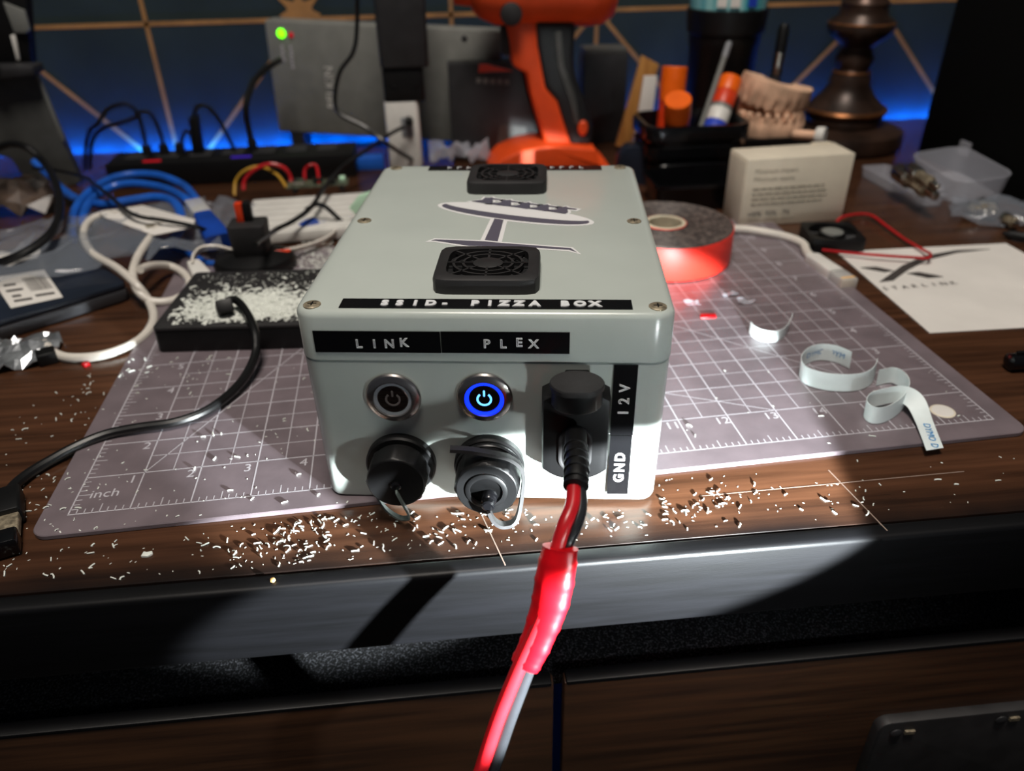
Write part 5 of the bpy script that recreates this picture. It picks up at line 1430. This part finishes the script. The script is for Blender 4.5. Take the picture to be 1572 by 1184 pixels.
# ================================================================ plastic shavings
random.seed(23)
shapes = []
for k in range(6):
    g = G()
    if k < 3:       # straight sliver
        l = 0.0016 + 0.0006 * k
        pts = [(-l / 2, 0, 0.0003), (0, random.uniform(-0.0002, 0.0002), 0.0004), (l / 2, random.uniform(-0.0003, 0.0003), 0.0003)]
    else:           # bent curl
        l = 0.0018 + 0.0006 * (k - 3)
        pts = [(-l / 2, 0, 0.0003), (-l / 6, l * 0.10, 0.0006), (l / 4, l * 0.06, 0.0005), (l / 2, -l * 0.08, 0.0003)]
    g.tube(pts, 0.00030, 5, 3)
    o = g.build('plastic_shaving', 'dust', None, smooth=60)
    shapes.append(o.data)
    bpy.data.objects.remove(o)
BXO = Vector((0.1805, -0.012, 0.0025))
BY = -0.14520
def in_box(x, y, mg=0.002):
    e = Vector((x - BXO.x, y - BXO.y))
    u = math.cos(BY) * e.x + math.sin(BY) * e.y
    v = -math.sin(BY) * e.x + math.cos(BY) * e.y
    return abs(u) < BW / 2 + mg and -mg < v < BD + mg
def surf(x, y):
    c_, s_ = math.cos(MATROT), math.sin(MATROT)
    a, b = (c_ * x + s_ * y) / IN, (-s_ * x + c_ * y) / IN
    if -0.44 < a < 17.4 and -0.44 < b < 11.4:
        return 0.0025
    if -0.6 < a < 17.6 and -0.6 < b < 11.6:
        return None
    return 0.0
clusters = [((0.0885, -0.031, 0), 0.020, 0.010, 40), ((0.1054, -0.0195, 0), 0.014, 0.007, 62), ((0.1014, -0.0398, 0), 0.022, 0.006, 26), ((0.149, -0.0246, 0), 0.022, 0.008, 26), ((0.1709, -0.0211, 0), 0.018, 0.008, 20), ((0.2292, -0.0239, 0), 0.022, 0.009, 30), ((0.2539, -0.0268, 0), 0.016, 0.010, 38),
            ((0.2813, -0.0216, 0), 0.022, 0.008, 20), ((0.3444, -0.0247, 0), 0.040, 0.012, 18), ((0.0603, -0.0314, 0), 0.040, 0.012, 20), ((0.0007, -0.0208, 0), 0.022, 0.014, 26), ((-0.0202, 0.0188, 0), 0.014, 0.018, 30), ((-0.0296, 0.0827, 0), 0.018, 0.030, 40), ((0.0548, 0.0287, 0), 0.035, 0.022, 36), ((0.0252, 0.1148, 0), 0.022, 0.016, 34), ((0.3444, 0.0362, 0), 0.050, 0.030, 16)]
spots = []
for c, sx, sy, n in clusters:
    for _ in range(n):
        x, y = random.gauss(c[0], sx), random.gauss(c[1], sy)
        if y < EDGE + 0.012 or in_box(x, y) or y > 0.136:
            continue
        z = surf(x, y)
        if z is not None:
            spots.append((x, y, z, random.uniform(0.55, 1.15)))
random.shuffle(spots)
spots.sort(key=lambda s: -s[3])
for (x, y, z, s) in spots[:300]:
    o = bpy.data.objects.new('plastic_shaving', random.choice(shapes))
    COL.objects.link(o)
    o.location = (x, y, z)
    o.rotation_euler = (0, 0, random.uniform(0, 2 * PI))
    o.scale = (s, s, s)
    if z > 0.001:
        zone = 'on the mat left of the enclosure' if x < 0.18 else 'on the mat right of the enclosure'
    elif x < -0.012:
        zone = 'on the desk left of the mat'
    elif x < 0.105:
        zone = 'on the desk in front of the mat, left of the enclosure'
    elif x < 0.255:
        zone = 'on the desk strip directly in front of the enclosure'
    else:
        zone = 'on the desk in front of the mat, right of the enclosure'
    tag(o, 'tiny white plastic shaving ' + zone, 'shaving', 'white shavings ' + zone)
g = G()
for (x, y, z, s) in spots[300:]:
    flake(g, x, y, z, 0.0006 * s)
for _ in range(500):
    c, sx, sy, n = random.choice(clusters)
    x, y = random.gauss(c[0], sx * 1.4), random.gauss(c[1], sy * 1.3)
    if y < EDGE + 0.012 or in_box(x, y) or y > 0.136:
        continue
    z = surf(x, y)
    if z is not None:
        flake(g, x, y, z, random.uniform(0.00025, 0.0005))
for _ in range(900):      # dust behind the dusty box
    x, y = random.gauss(0.082, 0.014), random.gauss(0.262, 0.020)
    if not in_box(x, y) and y > 0.228:
        flake(g, x, y, 0.0025, random.uniform(0.0003, 0.0009))
tag(g.build('shaving_crumbs', 'dust', None, smooth=0, fix=False), 'fine white plastic crumbs strewn over the desk and mat', 'crumbs', None, 'stuff')
wf = thing('white_flake', 'largest white plastic flake on the desk in front of the mat', 'scrap', (0.0403, -0.0265, 0))
G().prism([(-0.0022, -0.0012), (0.0006, -0.0016), (0.0022, -0.0002), (0.0016, 0.0014), (-0.0004, 0.0010), (-0.0018, 0.0016)], 0, 0.0012).build('flake', 'dust', wf, bevel=0.0003)
oc = thing('orange_crumb', 'single orange-tinted crumb on the black desk front edge', 'crumb', ((0.0935, -0.051, 0)[0], EDGE + 0.004, 0.0))
G().lathe([(0.0006, 0), (0.0011, 0.0006), (0.0009, 0.0014), (0.0003, 0.0017)], 8).build('crumb', 'chip', oc)
for i, (a, lab) in enumerate(((((0.3511, 0.1714, 0.0025)), 'clear plastic crumb nearest the tape roll'), ((0.3226, 0.1627, 0.0025), 'clear plastic crumb between the tape roll and the red sliver'), ((0.357, 0.1599, 0.0025), 'clear plastic crumb beside the smallest paper curl'))):
    g = G().add(*crumple(3, 2, 0.010, 0.005, 0.003, 60 + i, 0.0003))
    o = g.build('clear_crumb', 'frost', None, smooth=0)
    o.location = a
    tag(o, lab, 'scrap')
